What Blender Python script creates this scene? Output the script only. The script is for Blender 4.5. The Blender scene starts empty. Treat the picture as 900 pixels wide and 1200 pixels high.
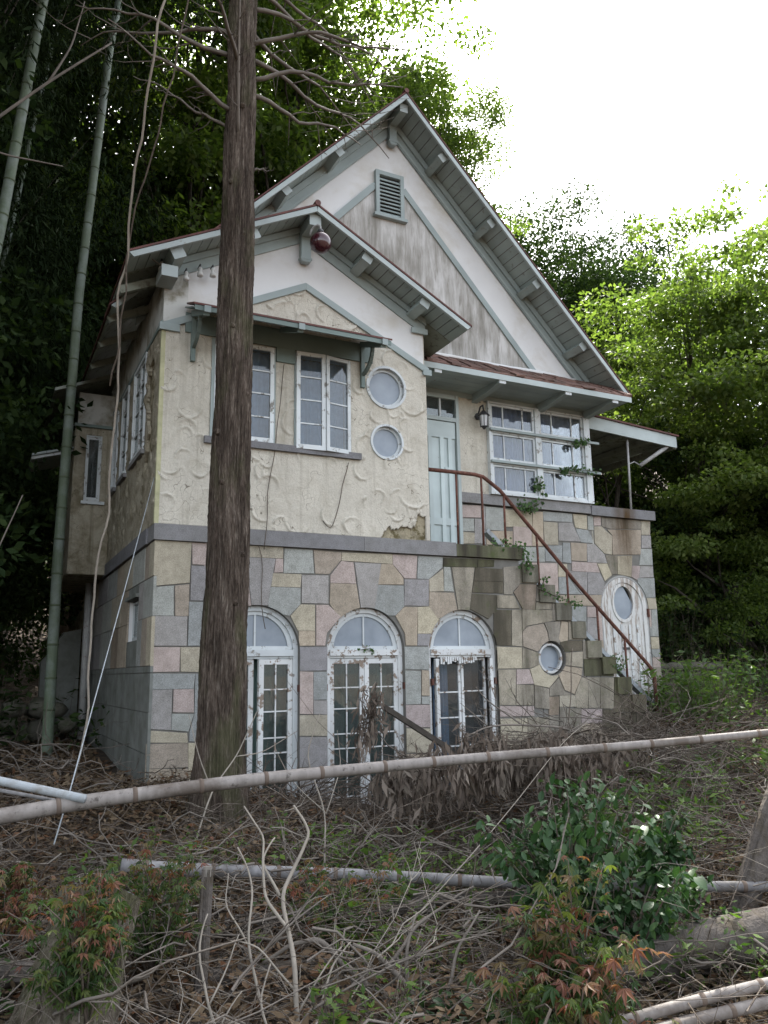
import bpy, bmesh, math, random
import numpy as np
from mathutils import Vector, Matrix, Euler
random.seed(7)
R = math.radians
scene = bpy.context.scene
col = scene.collection

# ---------------------------------------------------------------- camera, sky, sun, exposure
CAM = Vector((-1.4428, -7.7299, 1.7678))
YAW, PITCH, ROLL = R(26.7708), R(11.2632), R(-0.9768)
fw = Vector((math.sin(YAW)*math.cos(PITCH), math.cos(YAW)*math.cos(PITCH), math.sin(PITCH)))
r0 = Vector((math.cos(YAW), -math.sin(YAW), 0)); u0 = r0.cross(fw)
rt = r0*math.cos(ROLL) + u0*math.sin(ROLL); up = -r0*math.sin(ROLL) + u0*math.cos(ROLL)
cd = bpy.data.cameras.new('camera'); cam = bpy.data.objects.new('camera', cd); col.objects.link(cam)
M = Matrix(((rt.x, up.x, -fw.x, CAM.x), (rt.y, up.y, -fw.y, CAM.y), (rt.z, up.z, -fw.z, CAM.z), (0, 0, 0, 1)))
cam.matrix_world = M
cd.sensor_fit = 'HORIZONTAL'; cd.sensor_width = 36; cd.lens = 36*940.2/900
cd.clip_start = .05; cd.clip_end = 2000
scene.camera = cam
scene.render.resolution_x = 768; scene.render.resolution_y = 1024
SUN_EL, SUN_AZ = R(51), R(30)            # azimuth clockwise from +Y (behind the house, to the right)
w = bpy.data.worlds.new('World'); scene.world = w; w.use_nodes = True
nt = w.node_tree; nt.nodes.clear()
sky = nt.nodes.new('ShaderNodeTexSky'); sky.sky_type = 'NISHITA'; sky.sun_disc = False
sky.sun_elevation = SUN_EL; sky.sun_rotation = SUN_AZ; sky.dust_density = 3.0; sky.air_density = 1.0
hs = nt.nodes.new('ShaderNodeHueSaturation'); hs.inputs['Saturation'].default_value = .34
bg = nt.nodes.new('ShaderNodeBackground'); bg.inputs['Strength'].default_value = .15
wo = nt.nodes.new('ShaderNodeOutputWorld')
nt.links.new(sky.outputs[0], hs.inputs['Color']); nt.links.new(hs.outputs[0], bg.inputs['Color']); nt.links.new(bg.outputs[0], wo.inputs[0])
sl = bpy.data.lights.new('sun', 'SUN'); sl.energy = 3.6; sl.angle = R(.6); sl.color = (1, .95, .86)
so = bpy.data.objects.new('sun', sl); col.objects.link(so)
sdir = Vector((math.sin(SUN_AZ)*math.cos(SUN_EL), math.cos(SUN_AZ)*math.cos(SUN_EL), math.sin(SUN_EL)))
so.rotation_euler = sdir.to_track_quat('Z', 'Y').to_euler(); so.location = (0, 0, 40)
vs = scene.view_settings; vs.view_transform = 'Standard'; vs.look = 'None'; vs.gamma = 1; vs.use_curve_mapping = False
vs.exposure = 2.25
try:
    scene.cycles.max_bounces = 6; scene.cycles.diffuse_bounces = 3; scene.cycles.transparent_max_bounces = 8
    scene.cycles.transmission_bounces = 4; scene.cycles.caustics_reflective = False; scene.cycles.caustics_refractive = False
except Exception: pass

# ---------------------------------------------------------------- materials
MATS = {}
class N:
    """tiny node helper"""
    def __init__(s, name):
        s.m = bpy.data.materials.new(name); s.m.use_nodes = True; s.t = s.m.node_tree; s.t.nodes.clear()
        s.out = s.t.nodes.new('ShaderNodeOutputMaterial')
    def n(s, typ, **kw):
        x = s.t.nodes.new(typ)
        for k, v in kw.items(): setattr(x, k, v)
        return x
    def l(s, a, b): s.t.links.new(a, b)
    def pos(s, sx=1, sy=1, sz=1, obj=False):
        if obj: src = s.n('ShaderNodeTexCoord').outputs['Object']
        else: src = s.n('ShaderNodeNewGeometry').outputs['Position']
        m = s.n('ShaderNodeMapping'); m.inputs['Scale'].default_value = (sx, sy, sz); s.l(src, m.inputs['Vector'])
        return m.outputs[0]
    def noise(s, vec, scale, detail=4, rough=.55, dist=0):
        x = s.n('ShaderNodeTexNoise'); x.inputs['Scale'].default_value = scale; x.inputs['Detail'].default_value = detail
        x.inputs['Roughness'].default_value = rough; x.inputs['Distortion'].default_value = dist
        s.l(vec, x.inputs['Vector']); return x.outputs['Fac']
    def ramp(s, fac, stops, interp='LINEAR'):
        r = s.n('ShaderNodeValToRGB'); r.color_ramp.interpolation = interp; e = r.color_ramp.elements
        while len(e) < len(stops): e.new(.5)
        for i, (p, c) in enumerate(stops):
            e[i].position = p; e[i].color = (*c, 1) if len(c) == 3 else c
        s.l(fac, r.inputs[0]); return r.outputs[0]
    def mix(s, a, b, fac, mode='MIX'):
        m = s.n('ShaderNodeMix', data_type='RGBA', blend_type=mode)
        for v, i in ((fac, 0), (a, 6), (b, 7)):
            if hasattr(v, 'is_linked'): s.l(v, m.inputs[i])
            elif i == 0: m.inputs[0].default_value = v
            else: m.inputs[i].default_value = (*v, 1)
        return m.outputs[2]
    def math(s, op, a, b=0, clamp=False):
        m = s.n('ShaderNodeMath', operation=op, use_clamp=clamp)
        for v, i in ((a, 0), (b, 1)):
            if hasattr(v, 'is_linked'): s.l(v, m.inputs[i])
            else: m.inputs[i].default_value = v
        return m.outputs[0]
    def bump(s, h, strength=.3, dist=.01):
        b = s.n('ShaderNodeBump'); b.inputs['Strength'].default_value = strength; b.inputs['Distance'].default_value = dist
        s.l(h, b.inputs['Height']); return b.outputs[0]
    def pbr(s, colr, rough=.8, normal=None, spec=.3, metal=0):
        p = s.n('ShaderNodeBsdfPrincipled')
        if hasattr(colr, 'is_linked'): s.l(colr, p.inputs['Base Color'])
        else: p.inputs['Base Color'].default_value = (*colr, 1)
        if hasattr(rough, 'is_linked'): s.l(rough, p.inputs['Roughness'])
        else: p.inputs['Roughness'].default_value = rough
        p.inputs['Specular IOR Level'].default_value = spec; p.inputs['Metallic'].default_value = metal
        if normal is not None: s.l(normal, p.inputs['Normal'])
        s.l(p.outputs[0], s.out.inputs[0]); return p
def sc(c, k): return tuple(min(1, x*k) for x in c)

def m_stone(name, c, wet=0.):
    a = N(name); v = a.pos()
    grain = a.noise(v, 140, 2, .7); big = a.noise(v, 2.2, 4, .6); mid = a.noise(v, 11, 5, .6)
    cc = a.ramp(grain, [(.3, sc(c, .62)), (.5, c), (.72, sc(c, 1.32))])
    rnd = a.n('ShaderNodeObjectInfo').outputs['Random']
    cc = a.mix(cc, a.ramp(rnd, [(0, (.86, .86, .88)), (1, (1.12, 1.10, 1.04))]), 1.0, 'MULTIPLY')
    cc = a.mix(cc, a.ramp(mid, [(.3, (.74, .74, .72)), (.62, (1.05, 1.05, 1.05))]), .75, 'MULTIPLY')
    dirt = a.ramp(big, [(.40, (0, 0, 0)), (.75, (1, 1, 1))])
    cc = a.mix(cc, (.10, .095, .07), a.math('MULTIPLY', dirt, .30 + wet*.3))
    # rusty run-off under the porch post and dark wet runs on the stair wall
    sp = a.n('ShaderNodeSeparateXYZ'); a.l(a.n('ShaderNodeNewGeometry').outputs['Position'], sp.inputs[0])
    def bell(x, c0, wd): 
        d = a.math('ABSOLUTE', a.math('SUBTRACT', x, c0)); return a.math('SUBTRACT', 1, a.math('DIVIDE', d, wd), True)
    streak = a.math('MULTIPLY', bell(sp.outputs[0], 6.98, .30), a.math('MULTIPLY', bell(sp.outputs[2], 3.9, 1.15), a.math('GREATER_THAN', sp.outputs[1], .8)))
    st = a.math('MULTIPLY', streak, a.ramp(a.noise(a.pos(9, 9, .9), 1, 3), [(.3, (.3, .3, .3)), (.6, (1, 1, 1))]), True)
    cc = a.mix(cc, (.075, .045, .02), a.math('MULTIPLY', st, 1.25, True))
    if wet:
        runs = a.ramp(a.noise(a.pos(6, 6, .8), 1, 4), [(.42, (0, 0, 0)), (.66, (1, 1, 1))])
        cc = a.mix(cc, (.045, .04, .028), a.math('MULTIPLY', runs, wet))
        moss = a.ramp(a.noise(v, 5, 5, .7), [(.55, (0, 0, 0)), (.7, (1, 1, 1))])
        cc = a.mix(cc, (.06, .085, .02), a.math('MULTIPLY', moss, wet*.55))
    a.pbr(cc, .85, a.bump(a.math('ADD', grain, a.math('MULTIPLY', mid, 2)), .35, .004), .25)
    return a.m
STONE = {'Y': m_stone('stone_yellow', (.44, .40, .315)), 'B': m_stone('stone_brown', (.39, .335, .27)), 'P': m_stone('stone_pink', (.44, .37, .35)),
         'G': m_stone('stone_green_grey', (.335, .35, .34)), 'V': m_stone('stone_violet_grey', (.315, .305, .305)),
         'K': m_stone('stone_stair_grey', (.335, .305, .255), .62), 'R': m_stone('stone_stair_red', (.29, .235, .19), .55),
         'D': m_stone('stone_wet_brown', (.135, .118, .088), .75), 'M': m_stone('stone_mossy', (.105, .105, .06), 1.)}
def m_plain(name, c, rough=.85, var=.25, scale=6, bump=.25, bscale=60, bd=.004, spec=.25, stretch=(1, 1, 1), dirt=None, dirtlo=.5, dirthi=.75, metal=0, rndv=0, dscale=None):
    a = N(name); v = a.pos(*stretch)
    n1 = a.noise(v, scale, 5, .6); n2 = a.noise(v, bscale, 3, .6)
    cc = a.ramp(n1, [(.25, sc(c, 1-var)), (.5, c), (.75, sc(c, 1+var))])
    if rndv:
        rnd = a.n('ShaderNodeObjectInfo').outputs['Random']
        cc = a.mix(cc, a.ramp(rnd, [(0, (1-rndv,)*3), (1, (1+rndv,)*3)]), 1.0, 'MULTIPLY')
    if dirt:
        d = a.ramp(a.noise(v, dscale or scale*1.7, 6, .65, .3), [(dirtlo, (0, 0, 0)), (dirthi, (1, 1, 1))])
        cc = a.mix(cc, dirt, d)
    a.pbr(cc, rough, a.bump(a.math('ADD', n1, n2), bump, bd), spec, metal)
    return a.m
STONE['S'] = m_stone('step_block', (.19, .18, .145), .85)
M_ = {}
M_['mortar'] = m_plain('mortar', (.17, .165, .15))
M_['belt'] = m_stone('belt_granite', (.225, .225, .235))
M_['belt_moss'] = m_stone('belt_granite_mossy', (.11, .115, .07), 1.)
M_['concrete'] = m_plain('concrete_render', (.19, .20, .185), var=.22, scale=2.5, dirt=(.09, .095, .07), dirtlo=.42, dirthi=.8)
M_['stucco'] = m_plain('cream_stucco', (.56, .515, .43), var=.10, scale=3, bump=.7, bscale=38, bd=.010, dirt=(.36, .31, .22), dirtlo=.50, dirthi=.85)
def m_stucco(name, c, dirt, dl, dh, grime=0):
    a = N(name); v = a.pos()
    g1_ = a.noise(v, 85, 4, .75); g2_ = a.noise(v, 22, 5, .65); n1 = a.noise(v, 2.6, 5, .6)
    cc = a.ramp(n1, [(.28, sc(c, .88)), (.7, sc(c, 1.07))])
    cc = a.mix(cc, a.ramp(g1_, [(.32, (.78, .77, .75)), (.5, (1, 1, 1)), (.7, (1.1, 1.1, 1.1))]), .8, 'MULTIPLY')
    cc = a.mix(cc, dirt, a.ramp(a.noise(v, 4.2, 7, .7, .5), [(dl, (0, 0, 0)), (dh, (1, 1, 1))]))
    runs = a.ramp(a.noise(a.pos(11, 11, .55), 1, 4, .6), [(.54, (0, 0, 0)), (.72, (.55+grime,)*3)])
    cc = a.mix(cc, sc(dirt, .8), runs)
    vo = a.n('ShaderNodeTexVoronoi', feature='DISTANCE_TO_EDGE'); vo.inputs['Scale'].default_value = 1.7; wp = a.n('ShaderNodeVectorMath', operation='ADD'); nz_ = a.n('ShaderNodeTexNoise'); nz_.inputs['Scale'].default_value = 4; a.l(v, nz_.inputs['Vector']); a.l(v, wp.inputs[0]); a.l(nz_.outputs['Color'], wp.inputs[1]); a.l(wp.outputs[0], vo.inputs['Vector'])
    crack = a.math('MULTIPLY', a.math('LESS_THAN', vo.outputs['Distance'], .0045), a.ramp(n1, [(.46, (0, 0, 0)), (.52, (1, 1, 1))]))
    cc = a.mix(cc, (.13, .11, .08), a.math('MULTIPLY', crack, .75))
    h = a.math('ADD', a.math('MULTIPLY', g1_, .5), g2_)
    a.pbr(cc, .93, a.bump(h, .8, .014), .12); return a.m
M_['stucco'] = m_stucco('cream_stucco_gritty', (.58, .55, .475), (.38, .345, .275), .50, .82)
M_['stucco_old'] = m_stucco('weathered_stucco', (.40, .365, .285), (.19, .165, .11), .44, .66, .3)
M_['stucco_moss'] = m_plain('mossy_stucco', (.44, .43, .27), var=.3, scale=5, bump=.5, bscale=38, bd=.008)
M_['under'] = m_plain('bare_render', (.30, .265, .185), var=.4, scale=7, bump=.8, bscale=30, bd=.02, dirt=(.12, .10, .05), dirtlo=.5, dirthi=.6)
M_['plaster'] = m_plain('white_plaster', (.67, .675, .675), var=.06, scale=2, bump=.2, bscale=50, bd=.003, dirt=(.46, .42, .34), dirtlo=.48, dirthi=.85, dscale=1.6)
M_['plaster_left'] = m_plain('grimy_plaster', (.50, .50, .47), var=.12, scale=2, bump=.2, bscale=50, bd=.003, dirt=(.20, .18, .13), dirtlo=.46, dirthi=.66, dscale=3)
def m_streak():
    a = N('streaked_grey_plaster')
    n1 = a.noise(a.pos(9, 9, 1.5), 1.0, 8, .7, .3); n2 = a.noise(a.pos(30, 30, 3), 1, 4, .6); n3 = a.noise(a.pos(), 1.2, 3)
    k = a.math('ADD', a.math('MULTIPLY', n1, .6), a.math('MULTIPLY', n3, .4))
    cc = a.ramp(k, [(.36, (.20, .19, .165)), (.48, (.36, .35, .325)), (.60, (.55, .545, .53))])
    cc = a.mix(cc, (.20, .185, .16), a.ramp(n2, [(.56, (0, 0, 0)), (.70, (.6, .6, .6))]))
    a.pbr(cc, .9, a.bump(n2, .2, .003), .2); return a.m
M_['streak'] = m_streak()
def m_paint(name, c, under=(.20, .17, .13), amount=.58, soft=.06, stretch=(3, 3, 3)):
    a = N(name); v = a.pos(*stretch)
    n1 = a.noise(v, 3.5, 7, .7); n2 = a.noise(a.pos(), 2, 4); rnd = a.n('ShaderNodeObjectInfo').outputs['Random']
    base = a.ramp(n2, [(.3, sc(c, .84)), (.7, sc(c, 1.1))])
    base = a.mix(base, a.ramp(rnd, [(0, (.88, .88, .88)), (1, (1.08, 1.08, 1.08))]), 1.0, 'MULTIPLY')
    flake = a.ramp(n1, [(amount, (0, 0, 0)), (amount+soft, (1, 1, 1))])
    cc = a.mix(base, under, flake)
    a.pbr(cc, a.ramp(flake, [(0, (.55,)*3), (1, (.9,)*3)]), a.bump(a.math('SUBTRACT', 1, flake), .5, .0015), .3)
    return a.m
M_['trim'] = m_paint('blue_green_trim', (.315, .37, .365), amount=.66)
M_['trim_dark'] = m_paint('dark_green_trim', (.17, .22, .205), amount=.68)
M_['soffit'] = m_paint('grey_green_soffit', (.31, .365, .345), under=(.19, .18, .15), amount=.60, soft=.12)
M_['soffit_dark'] = m_paint('weathered_soffit', (.22, .24, .20), under=(.10, .09, .07), amount=.52, soft=.15)
M_['barge'] = m_paint('pale_barge_board', (.40, .455, .45), amount=.64, soft=.1)
M_['white'] = m_paint('white_window_paint', (.61, .65, .66), under=(.25, .24, .22), amount=.565, soft=.05)
M_['flaky'] = m_paint('flaking_white_paint', (.60, .615, .61), under=(.24, .19, .15), amount=.54, soft=.03)
M_['door'] = m_paint('pale_blue_door_paint', (.52, .60, .60), amount=.66)
def m_flake_door():
    a = N('peeling_door_paint')
    n1 = a.noise(a.pos(16, 16, 2.2), 1, 8, .75); flake = a.ramp(n1, [(.50, (0, 0, 0)), (.56, (1, 1, 1))])
    cc = a.mix((.60, .60, .58), a.ramp(a.noise(a.pos(30, 30, 3), 1, 4), [(.3, (.30, .25, .21)), (.7, (.42, .38, .34))]), flake)
    a.pbr(cc, .8, a.bump(a.math('SUBTRACT', 1, flake), .7, .002), .25); return a.m
M_['peel'] = m_flake_door()
M_['red'] = m_plain('red_roof_metal', (.115, .048, .042), .6, var=.3, scale=5, dirt=(.08, .05, .04), dirtlo=.5, dirthi=.7)
M_['redbrown'] = m_plain('rusted_roofing', (.13, .075, .06), .8, var=.5, scale=9, bump=.8, bscale=30, bd=.01, dirt=(.07, .06, .045), rndv=.3)
M_['rust'] = m_plain('rusted_iron', (.105, .046, .034), .75, var=.5, scale=16, bump=.8, bscale=70, bd=.004, dirt=(.24, .12, .08), dirtlo=.55, dirthi=.68, dscale=30)
M_['iron'] = m_plain('black_iron', (.03, .03, .032), .5, spec=.5)
M_['pipe'] = m_plain('grey_pipe', (.33, .33, .32), .5, dirt=(.15, .08, .05), dirtlo=.6, dirthi=.7)
M_['whitepipe'] = m_plain('white_pvc', (.33, .36, .38), .5, var=.12, scale=5, dirt=(.18, .17, .15), dirtlo=.5, dirthi=.72, dscale=9)
M_['maroon'] = m_plain('maroon_glass', (.045, .010, .016), .12, var=.2, bump=.02, spec=.8)
M_['porcelain'] = m_plain('porcelain', (.5, .5, .48), .3)
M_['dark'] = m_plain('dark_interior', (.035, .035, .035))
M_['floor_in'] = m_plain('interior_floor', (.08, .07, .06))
def m_glass(name, tint, refl=.10, rough=.03, alpha=.0):
    a = N(name)
    tr = a.n('ShaderNodeBsdfTransparent'); tr.inputs[0].default_value = (*tint, 1)
    gl = a.n('ShaderNodeBsdfGlossy'); gl.inputs[0].default_value = (1, 1, 1, 1); gl.inputs['Roughness'].default_value = rough
    nn = a.noise(a.pos(), 3.0, 2); a.l(a.bump(nn, .05, .01), gl.inputs['Normal'])
    fr = a.n('ShaderNodeFresnel'); fr.inputs[0].default_value = 1.5
    mx = a.n('ShaderNodeMixShader'); a.l(a.math('ADD', a.math('MULTIPLY', fr.outputs[0], .55), refl, True), mx.inputs[0]); a.l(tr.outputs[0], mx.inputs[1]); a.l(gl.outputs[0], mx.inputs[2])
    df = a.n('ShaderNodeBsdfDiffuse'); df.inputs[0].default_value = (.36, .37, .37, 1)
    dirt = a.ramp(a.noise(a.pos(), 9, 5, .7), [(.35, (.04+alpha,)*3), (.75, (.14+alpha,)*3)])
    m2 = a.n('ShaderNodeMixShader'); a.l(dirt, m2.inputs[0]); a.l(mx.outputs[0], m2.inputs[1]); a.l(df.outputs[0], m2.inputs[2])
    a.l(m2.outputs[0], a.out.inputs[0]); return a.m
M_['glass'] = m_glass('window_glass', (.78, .82, .84), .02)
M_['glass_dark'] = m_glass('dusty_window_glass', (.62, .70, .68), .06)
def m_frost():
    a = N('frosted_glass'); n1 = a.noise(a.pos(), 4, 3); n2 = a.noise(a.pos(), 160, 2)
    cc = a.ramp(n1, [(.3, (.19, .225, .265)), (.7, (.28, .32, .365))])
    a.pbr(cc, .32, a.bump(n2, .25, .002), .5); return a.m
M_['frost'] = m_frost()
def m_cloth(name, c):
    a = N(name); v = a.pos(8, 8, .6); cc = a.ramp(a.noise(v, 1.5, 4), [(.3, sc(c, .8)), (.7, sc(c, 1.1))])
    a.pbr(cc, .95, None, .1); return a.m
M_['curtain'] = m_cloth('lilac_white_curtain', (.26, .29, .44)); M_['curtain_g'] = m_cloth('green_grey_curtain', (.24, .32, .30)); M_['curtain_w'] = m_cloth('grey_white_curtain', (.24, .33, .45))
def m_leaf(name, cols, trans=.45, rough=.55, spec=.3, texture=False, tint=(1.5, 1.7, .75)):
    a = N(name); rnd = a.n('ShaderNodeNewGeometry').outputs['Random Per Island']
    if texture == 'obj': rnd = a.n('ShaderNodeObjectInfo').outputs['Random']
    st = [(i/(len(cols)-1), c) for i, c in enumerate(cols)]
    cc = a.ramp(rnd, st)
    big = a.noise(a.pos(), .9, 3)
    cc = a.mix(cc, a.ramp(big, [(.3, (.72, .76, .7)), (.7, (1.2, 1.15, 1.05))]), 1.0, 'MULTIPLY')
    p = a.n('ShaderNodeBsdfPrincipled'); a.l(cc, p.inputs['Base Color']); p.inputs['Roughness'].default_value = rough; p.inputs['Specular IOR Level'].default_value = spec
    t = a.n('ShaderNodeBsdfTranslucent'); a.l(a.mix(cc, tint, 1.0, 'MULTIPLY'), t.inputs[0])
    mx = a.n('ShaderNodeMixShader'); mx.inputs[0].default_value = trans
    a.l(p.outputs[0], mx.inputs[1]); a.l(t.outputs[0], mx.inputs[2]); a.l(mx.outputs[0], a.out.inputs[0]); return a.m
L_ = {}
L_['maple'] = m_leaf('fresh_green_leaf', [(.07, .11, .03), (.105, .15, .042), (.155, .20, .065)], .45)
L_['ever'] = m_leaf('dark_evergreen_leaf', [(.018, .034, .014), (.03, .052, .02), (.05, .078, .028)], .25, .75, .08)
L_['mid'] = m_leaf('mid_green_leaf', [(.05, .085, .022), (.085, .125, .03), (.13, .175, .045)], .55)
L_['bamboo'] = m_leaf('bamboo_leaf', [(.012, .022, .010), (.022, .035, .014)], .10, .85, .05)
L_['camellia'] = m_leaf('glossy_leaf', [(.022, .055, .022), (.035, .08, .03), (.06, .11, .045)], .2, .42, .3, 'obj')
L_['mapleg'] = m_leaf('maple_leaf_green', [(.03, .065, .022), (.06, .10, .028), (.12, .14, .04)], .35, .5, .3, 'obj')
L_['mapler'] = m_leaf('maple_leaf_red', [(.19, .065, .055), (.20, .11, .075), (.11, .12, .045)], .35, .5, .3, 'obj')
L_['camellia_i'] = m_leaf('glossy_leaf_small', [(.022, .055, .022), (.035, .08, .03), (.06, .11, .045)], .2, .42, .3)
L_['mapleg_i'] = m_leaf('maple_leaf_green_small', [(.03, .065, .022), (.055, .09, .028), (.10, .125, .04)], .35, .5, .3)
L_['mapler_i'] = m_leaf('maple_leaf_red_small', [(.16, .055, .045), (.18, .09, .06), (.09, .10, .04)], .35, .5, .3)
L_['weed'] = m_leaf('weed_leaf', [(.045, .09, .022), (.08, .135, .035), (.12, .19, .04)], .4)
L_['ivy'] = m_leaf('ivy_leaf', [(.03, .07, .02), (.06, .12, .03)], .3)
L_['dead'] = m_leaf('dead_leaf', [(.075, .055, .038), (.13, .095, .065), (.19, .145, .105), (.12, .06, .035)], .12, .85, .1, tint=(1.2, 1, .8))
L_['hang'] = m_leaf('withered_leaf', [(.10, .082, .075), (.17, .14, .125), (.24, .205, .185)], .15, .85, .1, tint=(1.2, 1, .9))
M_['bark_dark'] = m_plain('dark_bark', (.05, .042, .033), .9, var=.4, scale=5, bump=.9, bscale=24, bd=.02)
M_['twig'] = m_plain('dry_twig', (.095, .076, .060), .85, var=.5, scale=9, dirt=(.22, .19, .16), dirtlo=.56, dirthi=.7)
M_['twig_pale'] = m_plain('bleached_twig', (.27, .24, .20), .8, var=.25, scale=9)
M_['branch'] = m_plain('grey_dead_branch', (.155, .135, .115), .85, var=.3, scale=6)
M_['log'] = m_plain('grey_log_bark', (.115, .10, .088), .9, var=.35, scale=6, bump=.9, bscale=20, bd=.02, dirt=(.08, .065, .045), dirtlo=.5, dirthi=.7)
M_['cut'] = m_plain('cut_wood_end', (.21, .19, .165), .9, var=.25, scale=20)
M_['soil'] = m_plain('leaf_mould_soil', (.062, .046, .034), .95, var=.45, scale=7, bump=1, bscale=28, bd=.03, dirt=(.11, .085, .06), dirtlo=.5, dirthi=.62)
M_['rock'] = m_plain('mossy_rock', (.13, .125, .10), .9, var=.35, scale=3, bump=.8, bscale=25, bd=.02, dirt=(.05, .06, .025), rndv=.35)
def m_bark():
    a = N('cedar_bark')
    n1 = a.noise(a.pos(46, 46, 3.2), 1, 8, .72, .6); n2 = a.noise(a.pos(120, 120, 14), 1, 5, .65); n3 = a.noise(a.pos(4, 4, 1.6), 1, 5); n4 = a.noise(a.pos(16, 16, 2.2), 1, 4, .6, .4)
    k = a.math('ADD', a.math('MULTIPLY', n1, .6), a.math('MULTIPLY', n2, .4))
    cc = a.ramp(k, [(.38, (.030, .023, .018)), (.47, (.088, .068, .055)), (.55, (.15, .122, .10)), (.63, (.27, .235, .20))])
    cc = a.mix(cc, a.ramp(n4, [(.38, (.5, .48, .46)), (.62, (1.2, 1.18, 1.15))]), .8, 'MULTIPLY')
    cc = a.mix(cc, (.095, .10, .05), a.math('MULTIPLY', a.ramp(n3, [(.52, (0, 0, 0)), (.66, (1, 1, 1))]), .55))
    a.pbr(cc, .92, a.bump(k, 1, .05), .12); return a.m
M_['bark'] = m_bark()
def m_bamboo(name, c, c2, dirt):
    a = N(name); v = a.pos(30, 30, 1.5)
    cc = a.ramp(a.noise(v, 1, 4), [(.3, c), (.7, c2)])
    cc = a.mix(cc, dirt, a.ramp(a.noise(a.pos(), 3.2, 5, .7), [(.46, (0, 0, 0)), (.64, (.85, .85, .85))]))
    cc = a.mix(cc, sc(dirt, .5), a.ramp(a.noise(a.pos(), 22, 6, .75), [(.57, (0, 0, 0)), (.66, (.8, .8, .8))]))
    a.pbr(cc, .62, a.bump(a.noise(v, 2, 3), .2, .002), .35); return a.m
M_['bam_dry'] = m_bamboo('dry_bamboo', (.19, .17, .155), (.27, .245, .225), (.10, .08, .065))
M_['bam_grey'] = m_bamboo('grey_bamboo', (.19, .185, .19), (.27, .265, .265), (.10, .09, .08))
M_['bam_green'] = m_bamboo('green_bamboo', (.075, .105, .065), (.125, .155, .105), (.17, .20, .18))
M_['bam_node'] = m_plain('bamboo_node', (.13, .10, .08))
M_['bam_node_g'] = m_plain('bamboo_node_dark', (.08, .10, .06))

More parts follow.
